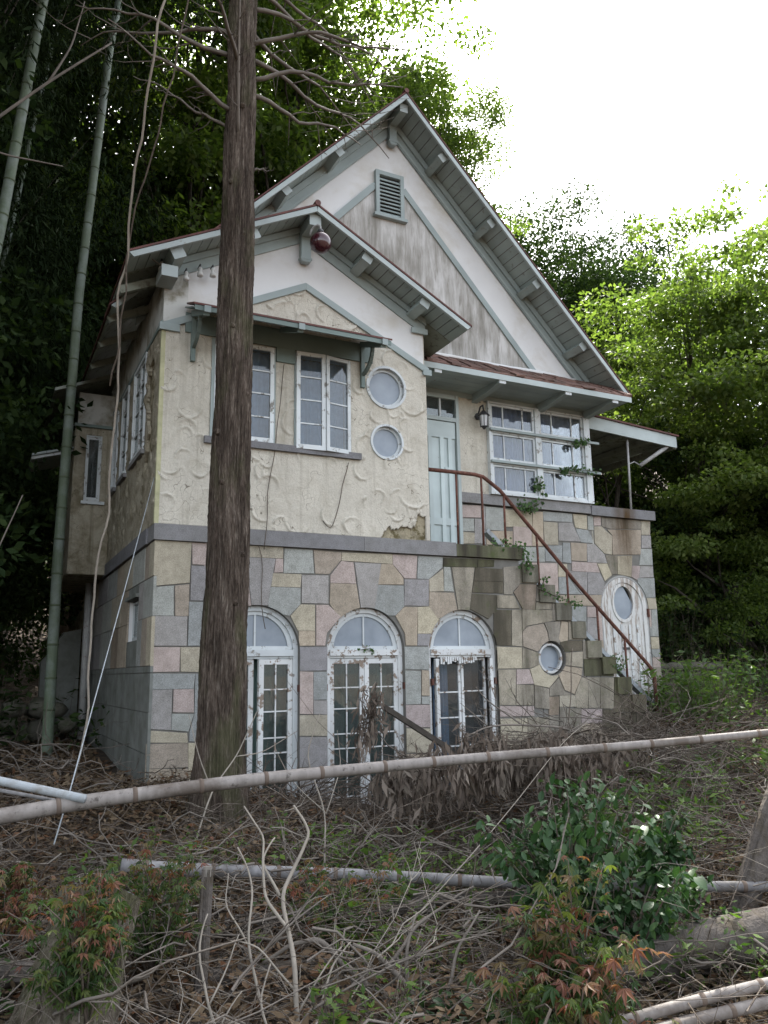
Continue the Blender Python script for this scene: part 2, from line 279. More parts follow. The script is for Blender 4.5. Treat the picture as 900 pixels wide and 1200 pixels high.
# ---------------------------------------------------------------- object helpers
WL = {}
def label(o, lab=None, cat=None, group=None, kind=None):
    if lab: o['label'] = lab
    if cat: o['category'] = cat
    if group: o['group'] = group
    if kind: o['kind'] = kind
    return o
def thing(name, loc, lab, cat, group=None):
    o = bpy.data.objects.new(name, None); o.empty_display_size = .2; col.objects.link(o); o.location = loc; WL[o.name] = Vector(loc)
    return label(o, lab, cat, group)
def link(me, name, parent=None, org=(0, 0, 0), mat=None):
    o = bpy.data.objects.new(name, me); col.objects.link(o)
    org = Vector(org); WL[o.name] = org
    if parent is not None: o.parent = parent; o.location = org - WL[parent.name]
    else: o.location = org
    if mat is not None and not me.materials: me.materials.append(mat)
    return o
class MB:
    def __init__(s): s.v = []; s.f = []; s.mi = []
    def add(s, vs, fs, mi=0):
        k = len(s.v); s.v += [tuple(x) for x in vs]; s.f += [tuple(i+k for i in f) for f in fs]; s.mi += [mi]*len(fs)
    def box(s, x0, x1, y0, y1, z0, z1, mi=0):
        s.add([(x0,y0,z0),(x1,y0,z0),(x1,y1,z0),(x0,y1,z0),(x0,y0,z1),(x1,y0,z1),(x1,y1,z1),(x0,y1,z1)],
              [(0,3,2,1),(4,5,6,7),(0,1,5,4),(1,2,6,5),(2,3,7,6),(3,0,4,7)], mi)
    def bevbox(s, x0, x1, y0, y1, z0, z1, b=.006, jit=0.):
        """box with a chamfered outline on its -Y face (stone / board face)"""
        j = lambda: random.uniform(-jit, jit)
        s.prism([(x0+j(), z0+j()), (x1+j(), z0+j()), (x1+j(), z1+j()), (x0+j(), z1+j())], 'y', y0, y1, b)
    def prism(s, poly, ax, a0, a1, b=0.):
        """polygon in the plane across ax, extruded from a0 (outer face) to a1; b = chamfer at a0"""
        n = len(poly)
        cx = sum(p[0] for p in poly)/n; cz = sum(p[1] for p in poly)/n
        def P(p, a): return (p[0], a, p[1]) if ax == 'y' else (a, p[0], p[1]) if ax == 'x' else (p[0], p[1], a)
        ar = sum(poly[i-1][0]*poly[i][1]-poly[i][0]*poly[i-1][1] for i in range(n))
        if ar < 0: poly = poly[::-1]
        sg = 1 if a1 > a0 else -1
        rings = []
        if b > 0:
            inn = [(p[0]+(cx-p[0])*min(.5, b/max(1e-4, math.hypot(cx-p[0], cz-p[1]))), p[1]+(cz-p[1])*min(.5, b/max(1e-4, math.hypot(cx-p[0], cz-p[1])))) for p in poly]
            rings = [[P(p, a0) for p in inn], [P(p, a0+sg*b*.7) for p in poly], [P(p, a1) for p in poly]]
        else: rings = [[P(p, a0) for p in poly], [P(p, a1) for p in poly]]
        vs = [v for r in rings for v in r]; fs = [tuple(range(n)), tuple(range(len(vs)-1, len(vs)-n-1, -1))]
        for k in range(len(rings)-1):
            for i in range(n):
                j = (i+1) % n; fs.append((k*n+i, (k+1)*n+i, (k+1)*n+j, k*n+j))
        s.add(vs, fs)
    def beam(s, p, q, wd, ht, upv=(0, 0, 1), e0=None):
        p = Vector(p); q = Vector(q); d = (q-p).normalized(); upv = Vector(upv); sd = d.cross(upv).normalized(); u = sd.cross(d).normalized()
        a = sd*wd/2; b = u*ht/2
        vs = [p-a-b, p+a-b, p+a+b, p-a+b, q-a-b, q+a-b, q+a+b, q-a+b]
        s.add(vs, [(0,1,2,3),(7,6,5,4),(0,4,5,1),(1,5,6,2),(2,6,7,3),(3,7,4,0)])
    def tube(s, pts, rad, n=8, caps=True, squash=None):
        pts = [Vector(p) for p in pts]; m = len(pts)
        if not hasattr(rad, '__len__'): rad = [rad]*m
        T = [(pts[min(i+1, m-1)]-pts[max(i-1, 0)]).normalized() for i in range(m)]
        ref = Vector((0, 0, 1)) if abs(T[0].z) < .9 else Vector((1, 0, 0))
        u = T[0].cross(ref).normalized(); k0 = len(s.v)
        for i in range(m):
            u = (u - T[i]*u.dot(T[i])).normalized(); vv = T[i].cross(u)
            for k in range(n):
                an = 2*math.pi*k/n; s.v.append(tuple(pts[i] + (u*math.cos(an)+vv*math.sin(an))*rad[i]))
        for i in range(m-1):
            for k in range(n):
                a = k0+i*n+k; b = k0+i*n+(k+1) % n; s.f.append((a, b, b+n, a+n)); s.mi.append(0)
        if caps:
            s.f.append(tuple(k0+n-1-k for k in range(n))); s.f.append(tuple(k0+(m-1)*n+k for k in range(n))); s.mi += [0, 0]
    def ring(s, c, r0, r1, y0, y1, n=40, a0=0, a1=2*math.pi, ry=1., ax='y'):
        """flat ring (or arc) across y from r0 to r1"""
        full = abs(a1-a0-2*math.pi) < 1e-6; k = n if full else n+1
        vs = []
        for i in range(k):
            an = a0+(a1-a0)*i/n; cs, sn = math.cos(an), math.sin(an)*ry
            q = [(c[0]+r*cs, yy, c[1]+r*sn) for r, yy in ((r0, y0), (r1, y0), (r1, y1), (r0, y1))]
            if ax == 'x': q = [(b, a, z) for a, b, z in q]
            vs += q
        fs = []
        for i in range(k if full else k-1):
            a = i*4; b = ((i+1) % k)*4
            for e in range(4): fs.append((a+e, a+(e+1) % 4, b+(e+1) % 4, b+e))
        if not full: fs += [(3, 2, 1, 0), tuple((k-1)*4+e for e in range(4))]
        s.add(vs, fs)
    def disc(s, c, r, y, n=40, ry=1., th=.006):
        s.prism([(c[0]+r*math.cos(2*math.pi*i/n), c[1]+r*ry*math.sin(2*math.pi*i/n)) for i in range(n)], 'y', y, y+th)
    def ball(s, c, r, n=16, m=12, sz=1.):
        vs = []; fs = []
        for j in range(m+1):
            th = math.pi*j/m
            for i in range(n): an = 2*math.pi*i/n; vs.append((c[0]+r*math.sin(th)*math.cos(an), c[1]+r*math.sin(th)*math.sin(an), c[2]+r*sz*math.cos(th)))
        for j in range(m):
            for i in range(n): fs.append((j*n+i, (j+1)*n+i, (j+1)*n+(i+1) % n, j*n+(i+1) % n))
        s.add(vs, fs)
    def mesh(s, name, org=(0, 0, 0), smooth=False):
        me = bpy.data.meshes.new(name); o = Vector(org)
        me.from_pydata([(x-o.x, y-o.y, z-o.z) for x, y, z in s.v], [], s.f)
        if smooth: me.polygons.foreach_set('use_smooth', [True]*len(me.polygons))
        if any(s.mi): me.polygons.foreach_set('material_index', s.mi)
        me.validate(); me.update()
        bm = bmesh.new(); bm.from_mesh(me); bmesh.ops.recalc_face_normals(bm, faces=bm.faces); bm.to_mesh(me); bm.free()
        return me
    def build(s, name, mat, parent=None, smooth=False, org=None, lab=None):
        if org is None:
            xs = [v[0] for v in s.v]; ys = [v[1] for v in s.v]; zs = [v[2] for v in s.v]
            org = ((min(xs)+max(xs))/2, (min(ys)+max(ys))/2, min(zs))
        me = s.mesh(name, org, smooth)
        for m in (mat if isinstance(mat, (list, tuple)) else [mat]): me.materials.append(m)
        o = link(me, name, parent, org)
        if lab: o['label'] = lab
        return o
def part(name, mat, parent, fn, *a, smooth=False, lab=None, **k):
    m = MB(); getattr(m, fn)(*a, **k); return m.build(name, mat, parent, smooth, lab=lab)
def bx(name, mat, parent, *a, lab=None): return part(name, mat, parent, 'box', *a, lab=lab)

def clip_half(P, a, b, keep_left):
    out = []
    def side(p): s_ = (b[0]-a[0])*(p[1]-a[1])-(b[1]-a[1])*(p[0]-a[0]); return s_ if keep_left else -s_
    for i in range(len(P)):
        p, q = P[i-1], P[i]; sp_, sq = side(p), side(q)
        if (sp_ > 0) != (sq > 0):
            t = sp_/(sp_-sq); out.append((p[0]+(q[0]-p[0])*t, p[1]+(q[1]-p[1])*t))
        if sq > 0: out.append(q)
    return out
def subtract(P, C):
    """pieces of polygon P outside the convex counter-clockwise polygon C"""
    out = []
    for i in range(len(C)):
        a, b = C[i-1], C[i]
        o = clip_half(P, a, b, False)
        if len(o) > 2 and poly_area(o) > 1e-5: out.append(o)
        P = clip_half(P, a, b, True)
        if len(P) < 3: break
    return out
def poly_area(P): return abs(sum(P[i-1][0]*P[i][1]-P[i][0]*P[i-1][1] for i in range(len(P))))/2
def overlaps(P, C):
    Q = P
    for i in range(len(C)):
        Q = clip_half(Q, C[i-1], C[i], True)
        if len(Q) < 3: return False
    return poly_area(Q) > 1e-5
def sub_all(polys, holes):
    for C in holes:
        nx = []
        for P in polys: nx += subtract(P, C) if overlaps(P, C) else [P]
        polys = nx
    return polys
def arch_poly(cx, r, spring, bottom, n=28, ry=1.):
    return [(cx-r, bottom), (cx+r, bottom)] + [(cx+r*math.cos(math.pi*i/n), spring+r*ry*math.sin(math.pi*i/n)) for i in range(n+1)]
def circ(cx, cz, r, n=28, ry=1.): return [(cx+r*math.cos(2*math.pi*i/n), cz+r*ry*math.sin(2*math.pi*i/n)) for i in range(n)]
def rect(x0, x1, z0, z1): return [(x0, z0), (x1, z0), (x1, z1), (x0, z1)]

# ground height
ANCH = [(-1.4,-7.7,.12),(0,0,.82),(-.8,-.3,.86),(-.6,3,.9),(-1.2,6,.95),(1,-1,.62),(2.2,-.3,.30),(3.5,-.3,.45),(5,-.4,.8),(6.4,-.3,1.08),(7.2,.6,1.15),(9,1,1.2),
        (0,-4,.33),(1.5,-4.2,.22),(-1.2,-4.2,.40),(-2.5,-3,.55),(3.5,-4,.42),(6,-3,.8),(9,-4,.9),(1.5,-2.5,.33),(3,-2,.5),(-.2,-2.6,.52),(0,-6,.16),(3,-7,.2),(-4,-7,.3),(12,-8,.6),(-5,0,1.1),(-4,5,1.3),(11,5,1.4),(3,4,.7)]
AN = np.array(ANCH)
def gh(x, y):
    x = np.asarray(x, float); y = np.asarray(y, float)
    d2 = (x[..., None]-AN[:, 0])**2 + (y[..., None]-AN[:, 1])**2 + .12
    wt = d2**-1.6
    h = (wt*AN[:, 2]).sum(-1)/wt.sum(-1)
    h = h + np.clip(y-9, 0, 60)*.42 + np.clip(-x-3.5, 0, 60)*.22*np.clip((y+6)/6, 0, 1) + np.clip(x-13, 0, 60)*.10*np.clip((y+4)/8, 0, 1)
    h = h + .035*np.sin(x*3.1+1.3*np.sin(y*2.3))*np.cos(y*2.7+x) 
    return h
def g1(x, y): return float(gh(x, y))
# ================================================================ THE HOUSE
house = thing('house', (3.2, 0, .8), 'abandoned two-storey villa with cream shell-pattern stucco over multicoloured stone and steep gables', 'house')
ARX = [1.034, 2.234, 3.434]; AR = .452; SPR = 1.99
arches = [arch_poly(x, AR, SPR, .2) for x in ARX]
# stair profile
SX = [4.27, 4.505, 4.737, 4.968, 5.175, 5.397, 5.61, 5.835, 6.051, 6.30]
SZ = [3.18, 2.996, 2.757, 2.546, 2.333, 2.101, 1.904, 1.657, 1.434, 1.218]
stairprof = [(0, .2), (6.28, .2)]
for i in range(9, 0, -1): stairprof += [(SX[i]-.02, SZ[i]-.012), (SX[i-1], SZ[i]-.012)]
R3 = (4.665, 1.893, .205)
# ground-floor wall body (front), built as prisms with real openings
wall_bodies = MB()
cuts = arches + [circ(*R3)]
for P in sub_all([rect(0.02, 4.25, .2, 3.04)], cuts): wall_bodies.prism(P, 'y', .022, .27)
for i in range(1, 10):
    lo, hi = SX[i-1], SX[i]-.01
    for P in sub_all([rect(lo-.02 if i == 1 else lo, hi, .2, SZ[i]-.02)], cuts): wall_bodies.prism(P, 'y', .024+.0002*i, .27)
stone_wall = wall_bodies.build('front_stone_wall', M_['mortar'], house, org=(3.2, .02, .3))
def shrink(P, d=.0022):
    """inset a convex-ish polygon by d"""
    n = len(P); ar = sum(P[i-1][0]*P[i][1]-P[i][0]*P[i-1][1] for i in range(n))
    if ar < 0: P = P[::-1]
    out = []
    for i in range(n):
        a, b, c = Vector(P[i-1]), Vector(P[i]), Vector(P[(i+1) % n])
        e1 = (b-a); e2 = (c-b)
        if e1.length < 1e-4 or e2.length < 1e-4: continue
        n1 = Vector((-e1.y, e1.x)).normalized(); n2 = Vector((-e2.y, e2.x)).normalized(); bis = (n1+n2)
        if bis.length < 1e-3: continue
        bis.normalize(); k = d/max(.35, bis.dot(n1)); q = b+bis*k; out.append((q.x, q.y))
    return out
def parse(s): return [(t[0], [tuple(float(v) for v in p.split(',')) for p in t[1:].split(' ')]) for t in s.split(';')]
FRONT="Y0.91,3.04 1.30,3.04 1.30,2.92 0.91,2.92;V0.91,2.92 1.22,2.92 1.14,2.44 0.97,2.44;B0.72,3.04 0.90,3.04 0.94,2.63 0.73,2.63;P0.73,2.62 0.94,2.63 0.97,2.43 0.74,2.39;P1.22,2.92 1.30,2.92 1.30,2.78 1.20,2.77;G1.31,3.03 1.62,3.03 1.64,2.78 1.30,2.77;B1.63,3.03 1.95,3.02 1.95,2.94 1.81,2.78 1.65,2.78;Y1.19,2.77 1.50,2.77 1.49,2.63 1.17,2.63;G1.17,2.63 1.49,2.63 1.49,2.46 1.37,2.34 1.16,2.37 1.14,2.46;V1.50,2.76 1.80,2.77 1.80,2.47 1.50,2.47;P1.95,2.93 2.09,2.92 2.12,2.69 1.82,2.69 1.82,2.77;B1.82,2.69 2.12,2.69 2.16,2.45 2.11,2.33 1.92,2.33 1.81,2.47;Y1.95,3.02 2.56,3.03 2.56,2.92 1.95,2.93;V2.10,2.92 2.42,2.92 2.33,2.42 2.17,2.42;Y1.49,2.46 1.65,2.46 1.65,2.19 1.46,2.19 1.38,2.34;P1.66,2.46 1.80,2.46 1.94,2.34 1.78,2.17 1.76,2.04 1.66,2.04;B1.47,2.19 1.65,2.19 1.65,2.04 1.47,2.04;V1.45,2.03 1.82,2.03 1.81,1.79 1.46,1.79;P1.46,1.79 1.63,1.78 1.63,1.36 1.46,1.37;G1.63,1.78 1.81,1.78 1.81,1.50 1.63,1.50;V1.63,1.50 1.81,1.49 1.81,1.35 1.63,1.36;Y1.46,1.36 1.81,1.35 1.81,1.14 1.46,1.16;V1.46,1.15 1.81,1.13 1.81,0.84 1.46,0.86;B1.46,0.86 1.81,0.83 1.81,0.44 1.46,0.47;G2.67,2.03 3.04,2.03 3.03,1.78 2.66,1.79;G2.66,1.78 2.88,1.77 2.87,1.42 2.65,1.42;B2.89,1.78 3.03,1.77 3.02,1.50 2.88,1.51;G2.88,1.50 3.02,1.50 3.02,1.41 2.88,1.42;P2.65,1.42 3.04,1.41 3.03,1.17 2.65,1.19;Y2.65,1.18 3.03,1.16 3.02,0.91 2.64,0.93;B2.64,0.92 3.02,0.90 3.01,0.44 2.63,0.47;B2.42,2.92 2.56,2.92 2.69,2.77 2.69,2.70 2.37,2.69;G2.37,2.69 2.69,2.69 2.69,2.46 2.58,2.36 2.46,2.36 2.33,2.42;P2.56,3.03 2.87,3.03 2.85,2.77 2.70,2.77 2.56,2.92;G2.88,3.03 3.20,3.03 3.19,2.91 3.01,2.77 2.86,2.77;V2.70,2.76 3.01,2.77 3.00,2.47 2.69,2.47;Y3.20,2.90 3.20,2.64 3.01,2.63 3.01,2.77;G3.21,2.92 3.29,2.92 3.33,2.64 3.20,2.64;B3.01,2.63 3.33,2.63 3.37,2.43 3.11,2.33 3.00,2.47;K3.31,2.92 3.62,2.93 3.53,2.44 3.38,2.43;B2.69,2.46 2.86,2.46 2.84,2.04 2.70,2.04 2.69,2.17 2.58,2.36;Y2.86,2.46 3.00,2.47 3.13,2.33 3.03,2.17 2.85,2.17;V2.85,2.17 3.03,2.17 3.02,2.04 2.84,2.04;M3.21,3.02 3.66,3.03 3.66,2.93 3.20,2.92;M3.67,3.03 3.90,3.03 3.89,2.95 3.66,2.93;D3.63,2.93 4.01,2.93 4.01,2.78 3.60,2.77;D3.60,2.77 4.01,2.78 4.00,2.64 3.57,2.64;D3.56,2.63 3.91,2.62 3.90,2.45 3.78,2.34 3.53,2.45;K3.91,2.62 4.15,2.62 4.23,2.47 3.91,2.47;K4.02,2.95 4.26,2.98 4.25,2.76 4.14,2.67 4.14,2.63 4.01,2.63;K4.27,2.98 4.51,2.98 4.50,2.77 4.25,2.77;R4.15,2.66 4.25,2.76 4.49,2.76 4.46,2.56 4.45,2.46 4.27,2.46;K4.51,2.76 4.73,2.76 4.72,2.55 4.47,2.56;D3.91,2.45 4.10,2.45 4.08,2.04 3.84,2.04 3.86,2.45;K4.11,2.45 4.25,2.46 4.24,2.03 4.09,2.04;B4.32,2.26 4.56,2.30 4.61,2.20 4.63,2.08 4.45,1.97 4.25,2.03 4.25,2.20;K4.26,2.46 4.70,2.46 4.69,2.33 4.57,2.31 4.32,2.27 4.25,2.21;K4.57,2.31 4.81,2.33 4.80,2.08 4.64,2.05 4.62,2.20;B4.83,2.33 4.93,2.32 4.91,2.10 4.80,2.08 4.77,2.12;K4.94,2.33 5.17,2.33 5.16,2.11 4.92,2.11;K4.71,2.54 4.94,2.54 4.93,2.34 4.69,2.33;K4.47,2.55 4.70,2.54 4.69,2.47 4.46,2.46;D4.80,2.10 5.13,2.10 5.12,1.98 4.79,1.96;K5.14,2.10 5.39,2.10 5.38,1.88 5.13,1.88;K4.79,1.95 5.13,1.97 5.11,1.78 4.83,1.81;M5.14,1.88 5.60,1.88 5.59,1.67 5.13,1.68;Y3.88,2.03 4.23,2.02 4.22,1.78 3.87,1.78;K4.24,2.02 4.45,1.96 4.57,1.84 4.32,1.78 4.22,1.78;K3.87,1.77 4.13,1.77 4.10,1.37 3.85,1.38;P4.14,1.77 4.32,1.77 4.38,1.60 4.13,1.60;Y4.33,1.77 4.47,1.82 4.68,1.79 4.74,1.68 4.59,1.55 4.38,1.59;B4.69,1.79 4.83,1.80 5.11,1.77 5.08,1.66 4.96,1.47 4.82,1.52 4.75,1.68;K4.13,1.60 4.37,1.59 4.36,1.36 4.11,1.37;K4.38,1.59 4.59,1.54 4.58,1.31 4.37,1.33;K4.60,1.55 4.74,1.66 4.81,1.51 4.94,1.46 4.59,1.46;K4.97,1.47 5.08,1.66 5.18,1.66 5.15,1.30 4.98,1.31;K5.18,1.66 5.37,1.66 5.34,1.30 5.16,1.30;K5.37,1.66 5.59,1.65 5.55,1.28 5.35,1.29;M5.60,1.65 5.81,1.65 5.80,1.44 5.58,1.44;P3.85,1.37 4.36,1.35 4.36,1.24 3.84,1.25;Y4.74,1.46 4.99,1.46 4.99,1.32 4.73,1.33;R4.58,1.45 4.73,1.45 4.71,1.24 4.57,1.24;K4.73,1.33 4.82,1.32 4.81,1.04 4.71,1.05;K4.83,1.31 5.05,1.30 5.02,1.02 4.81,1.04;P5.05,1.30 5.37,1.28 5.36,1.12 5.04,1.13;B5.04,1.13 5.36,1.11 5.33,0.82 5.01,0.84;D5.38,1.28 5.55,1.27 5.52,0.81 5.34,0.82;D5.57,1.44 5.79,1.43 5.77,1.23 5.55,1.24;D5.80,1.43 6.06,1.42 6.05,1.22 5.78,1.23;D5.56,1.23 5.90,1.22 5.86,0.80 5.53,0.81;D5.91,1.21 6.31,1.20 6.26,0.77 5.86,0.80;Y3.84,1.23 4.26,1.22 4.24,0.89 3.82,0.91;K4.26,1.23 4.56,1.22 4.54,0.87 4.24,0.89;K4.57,1.24 4.71,1.23 4.69,0.86 4.54,0.87;K4.71,1.04 5.02,1.01 5.01,0.84 4.69,0.86;Y0.01,3.04 0.36,3.04 0.35,2.64 0.02,2.60;P0.36,3.04 0.59,3.04 0.60,2.82 0.37,2.82;G0.01,2.59 0.20,2.61 0.21,2.32 0.02,2.32;B0.21,2.61 0.35,2.63 0.35,2.32 0.22,2.32;V0.36,2.81 0.57,2.81 0.56,2.47 0.36,2.47;G0.35,2.46 0.56,2.46 0.56,2.04 0.35,2.04;V0.01,2.32 0.34,2.32 0.34,2.04 0.01,2.04;P0.01,2.03 0.28,2.03 0.28,1.80 0.01,1.80;Y0.28,2.03 0.56,2.03 0.57,1.79 0.29,1.80;G0.01,1.79 0.43,1.78 0.42,1.64 0.01,1.64;G0.43,1.78 0.57,1.78 0.58,1.15 0.39,1.16 0.39,1.25 0.43,1.41;V0.01,1.64 0.22,1.64 0.22,1.27 0.01,1.29;P0.23,1.64 0.42,1.64 0.43,1.42 0.23,1.43;G0.22,1.42 0.43,1.41 0.38,1.25 0.22,1.27;Y0.01,1.28 0.37,1.24 0.38,1.15 0.01,1.17;B0.00,1.16 0.38,1.15 0.39,0.93 -0.00,0.94;B-0.00,0.94 0.39,0.92 0.40,0.65 0.00,0.68;Y0.38,1.15 0.58,1.14 0.60,0.63 0.40,0.65"
RIGHT="G5.51,3.94 6.03,3.94 6.02,3.81 5.51,3.80;Y6.04,3.94 6.30,3.94 6.29,3.72 6.07,3.74;G6.31,3.93 6.41,3.93 6.41,3.72 6.30,3.72;P6.42,3.93 6.56,3.94 6.55,3.80 6.42,3.79;K6.57,3.93 7.34,3.93 7.32,3.80 6.72,3.76 6.57,3.79;Y7.34,3.93 7.52,3.94 7.50,3.72 7.32,3.71;Y5.51,3.79 5.76,3.79 5.75,3.47 5.51,3.46;V5.77,3.79 6.02,3.81 6.06,3.73 6.16,3.54 5.76,3.53;G6.07,3.73 6.30,3.72 6.36,3.63 6.38,3.53 6.16,3.53;P4.99,3.69 5.30,3.69 5.29,3.43 4.98,3.42;B5.33,3.91 5.51,3.93 5.49,3.44 5.29,3.43;Y6.42,3.78 6.56,3.79 6.65,3.72 6.75,3.66 6.72,3.38 6.58,3.39 6.41,3.53;B6.66,3.75 7.32,3.79 7.28,3.41 6.73,3.38 6.75,3.67;V7.32,3.70 7.51,3.71 7.50,3.52 7.30,3.51;G7.29,3.50 7.51,3.51 7.50,3.26 7.23,3.25;G5.51,3.45 5.82,3.47 5.80,3.23 5.51,3.23;G5.83,3.51 5.96,3.51 5.96,3.22 5.80,3.23;B5.97,3.52 6.26,3.52 6.24,3.26 5.96,3.26;V6.26,3.52 6.41,3.52 6.58,3.38 6.62,3.25 6.25,3.25;K6.59,3.37 6.82,3.38 6.79,3.10 6.68,3.09 6.62,3.25;Y6.82,3.37 7.11,3.39 7.06,3.07 6.80,3.10;G5.13,3.41 5.51,3.43 5.50,3.22 5.16,3.21;P5.97,3.25 6.42,3.25 6.47,3.11 5.96,3.11;Y6.43,3.24 6.62,3.25 6.69,3.08 6.55,2.99;P5.20,3.20 5.71,3.21 5.70,2.77 5.17,2.76;Y5.73,3.20 5.88,3.21 5.89,3.03 5.71,3.02;P7.09,3.24 7.25,3.24 7.21,3.06 7.18,3.02 7.06,3.07;V7.25,3.24 7.50,3.24 7.49,3.08 7.20,3.06;G5.72,3.02 5.89,3.02 6.10,2.79 5.71,2.78;V5.91,3.11 6.24,3.11 6.21,2.80 6.11,2.79 5.90,3.03;V6.24,3.11 6.46,3.11 6.54,2.98 6.51,2.79 6.22,2.79;G7.17,3.06 7.51,3.07 7.50,2.78 7.22,2.77 7.18,2.92;B5.70,2.77 6.50,2.79 6.49,2.63 5.69,2.63;Y7.23,2.77 7.50,2.77 7.51,2.61 7.21,2.60;G5.92,2.62 6.18,2.62 6.16,2.41 5.91,2.42;P6.19,2.62 6.36,2.62 6.36,2.47 6.18,2.47;P7.21,2.60 7.39,2.60 7.38,2.35 7.19,2.35;G7.40,2.60 7.51,2.61 7.50,2.21 7.37,2.21 7.38,2.35;G7.19,2.35 7.38,2.35 7.36,2.21 7.17,2.21;V6.18,2.47 6.36,2.46 6.38,2.16 6.15,2.17;Y7.17,2.20 7.50,2.20 7.50,2.03 7.15,2.03;G7.15,2.02 7.50,2.03 7.50,1.91 7.14,1.91;P7.14,1.91 7.50,1.91 7.51,1.76 7.13,1.77;P6.37,2.62 6.51,2.62 6.46,2.15 6.38,2.15;B6.38,2.15 6.46,2.15 6.41,1.57 6.10,1.57 6.15,2.16;K7.12,1.76 7.50,1.76 7.47,1.19 7.07,1.20;K6.10,1.57 7.55,1.54 7.50,1.09 6.06,1.14;G5.90,2.41 6.16,2.41 6.09,1.57 5.83,1.58;P4.14,3.92 4.48,3.94 4.47,3.77 4.13,3.75;G4.55,3.93 4.85,3.93 4.83,3.61 4.54,3.61;G4.13,3.74 4.36,3.75 4.36,3.58 4.12,3.56;V4.37,3.75 4.49,3.75 4.49,3.42 4.35,3.41;Y4.12,3.56 4.36,3.56 4.36,3.41 4.12,3.40;V4.48,3.94 4.55,3.94 4.53,3.41 4.49,3.41;B4.55,3.60 4.98,3.62 4.97,3.41 4.54,3.39;Y4.86,3.92 5.32,3.91 5.31,3.70 4.84,3.67"

def lay_stones(src, y, parent, holes, clipbox=None, gap=.0017, proud=.0045, cham=.0018):
    for c, P in src:
        P = shrink(P, gap)
        if len(P) < 3: continue
        if clipbox: # keep the part inside the convex wall outline
            for i in range(len(clipbox)):
                P = clip_half(P, clipbox[i-1], clipbox[i], True)
                if len(P) < 3: break
            if len(P) < 3: continue
        pr = random.uniform(0, proud)
        pcs = sub_all([P], holes)
        if not pcs: continue
        m = MB()
        one = len(pcs) == 1
        for Q in pcs: m.prism(Q, 'y', y-pr, y+.03, cham if one else 0)
        xs = [p[0] for p in P]; zs = [p[1] for p in P]
        m.build('stone', STONE[c], parent, org=(sum(xs)/len(xs), y, sum(zs)/len(zs)))
fs = parse(FRONT)
# pieces hidden behind the cedar
for c, x0, x1, z0, z1 in [('Y',.485,.72,2.83,3.04),('P',.485,.73,2.62,2.82),('G',.485,.74,2.38,2.61),('B',.485,.64,1.95,2.37),('V',.65,.80,1.95,2.37),('G',.485,.60,1.55,1.94),('Y',.485,.60,1.1,1.54),('P',.485,.60,.7,1.09),('G',.485,.60,.35,.69),
                          ('B',.02,.25,.35,.62),('Y',.26,.47,.35,.62),('V',1.47,1.80,.3,.75),('G',2.68,2.99,.3,.72)]:
    fs.append((c, rect(x0, x1, z0, z1)))
lay_stones([s_ for s_ in fs if s_[0] not in 'KRDM' or min(p[0] for p in s_[1]) < 3.85], .012, stone_wall, cuts, [(.0, .25), (6.3, .25), (6.3, 3.038), (.0, 3.038)])
def stair_clip(s_):
    return s_
lay_stones([s_ for s_ in fs if not (s_[0] not in 'KRDM' or min(p[0] for p in s_[1]) < 3.85)], .010, stone_wall, cuts, [(3.8, .25), (6.29, .25), (6.29, 3.038), (3.8, 3.038)], .0009, .0015, 0)

# recessed right-hand wall
RD = (6.893, .452, 2.62)   # round-topped door: centre x, half width, spring
door_poly = arch_poly(RD[0], RD[1], RD[2], 1.0, ry=1.04)
rb = MB()
for P in sub_all([rect(3.05, 6.33, .6, 3.94), rect(6.33, 7.51, .6, 3.92)], [door_poly]): rb.prism(P, 'y', 1.122, 1.30)
rwall = rb.build('right_stone_wall', M_['mortar'], house, org=(6, 1.12, 1))
taper = [(3.1, 1.0), (7.47, 1.0), (7.54, 3.945), (3.1, 3.945)]
lay_stones(parse(RIGHT), 1.112, rwall, [door_poly], taper)
# terrace block side and back, left and rear body walls
sb = MB(); sb.box(7.49, 7.52, 1.302, 4.2, .8, 3.92); sb.box(6.4, 7.489, 4.17, 4.2, .8, 3.92); sb.box(6.4, 7.489, 1.302, 4.168, 3.78, 3.84)
sb.build('terrace_wall', M_['concrete'], house)
for k in range(7):
    for j in range(4):
        z0 = 1.0+k*.42; y0 = 1.31+j*.72+(.3 if k % 2 else 0)
        m = MB(); m.prism([(y0, z0), (min(4.2, y0+.70), z0), (min(4.2, y0+.70), min(3.92, z0+.41)), (y0, min(3.92, z0+.41))], 'x', 7.535, 7.522, .004)
        m.build('stone', STONE[random.choice('YGVBP')], rwall)
bx('coping', M_['belt'], house, 4.115, 6.335, 1.062, 1.30, 3.953, 4.088)
bx('coping', M_['belt'], house, 6.345, 7.57, 1.050, 1.32, 3.935, 4.075)
bx('coping', M_['belt'], house, 7.36, 7.571, 1.322, 4.22, 3.935, 4.073)
# belt course: front (three lengths), mossy landing edge, left return
for i, (x0, x1) in enumerate([(-.012, .93), (.933, 2.2), (2.203, 3.36)]): part('belt_course', M_['belt'], house, 'box', x0, x1, -.028, .3, 3.042, 3.198)
part('belt_course', M_['belt_moss'], house, 'box', 3.363, 4.30, -.03, .2, 3.046, 3.185, lab='mossy stained end of the belt course at the stair head')
bx('belt_course', M_['belt'], house, -.028, .1, .302, 3.6, 3.042, 3.197)
bx('landing', M_['belt_moss'], house, 3.06, 4.268, .202, 1.10, 3.05, 3.168)
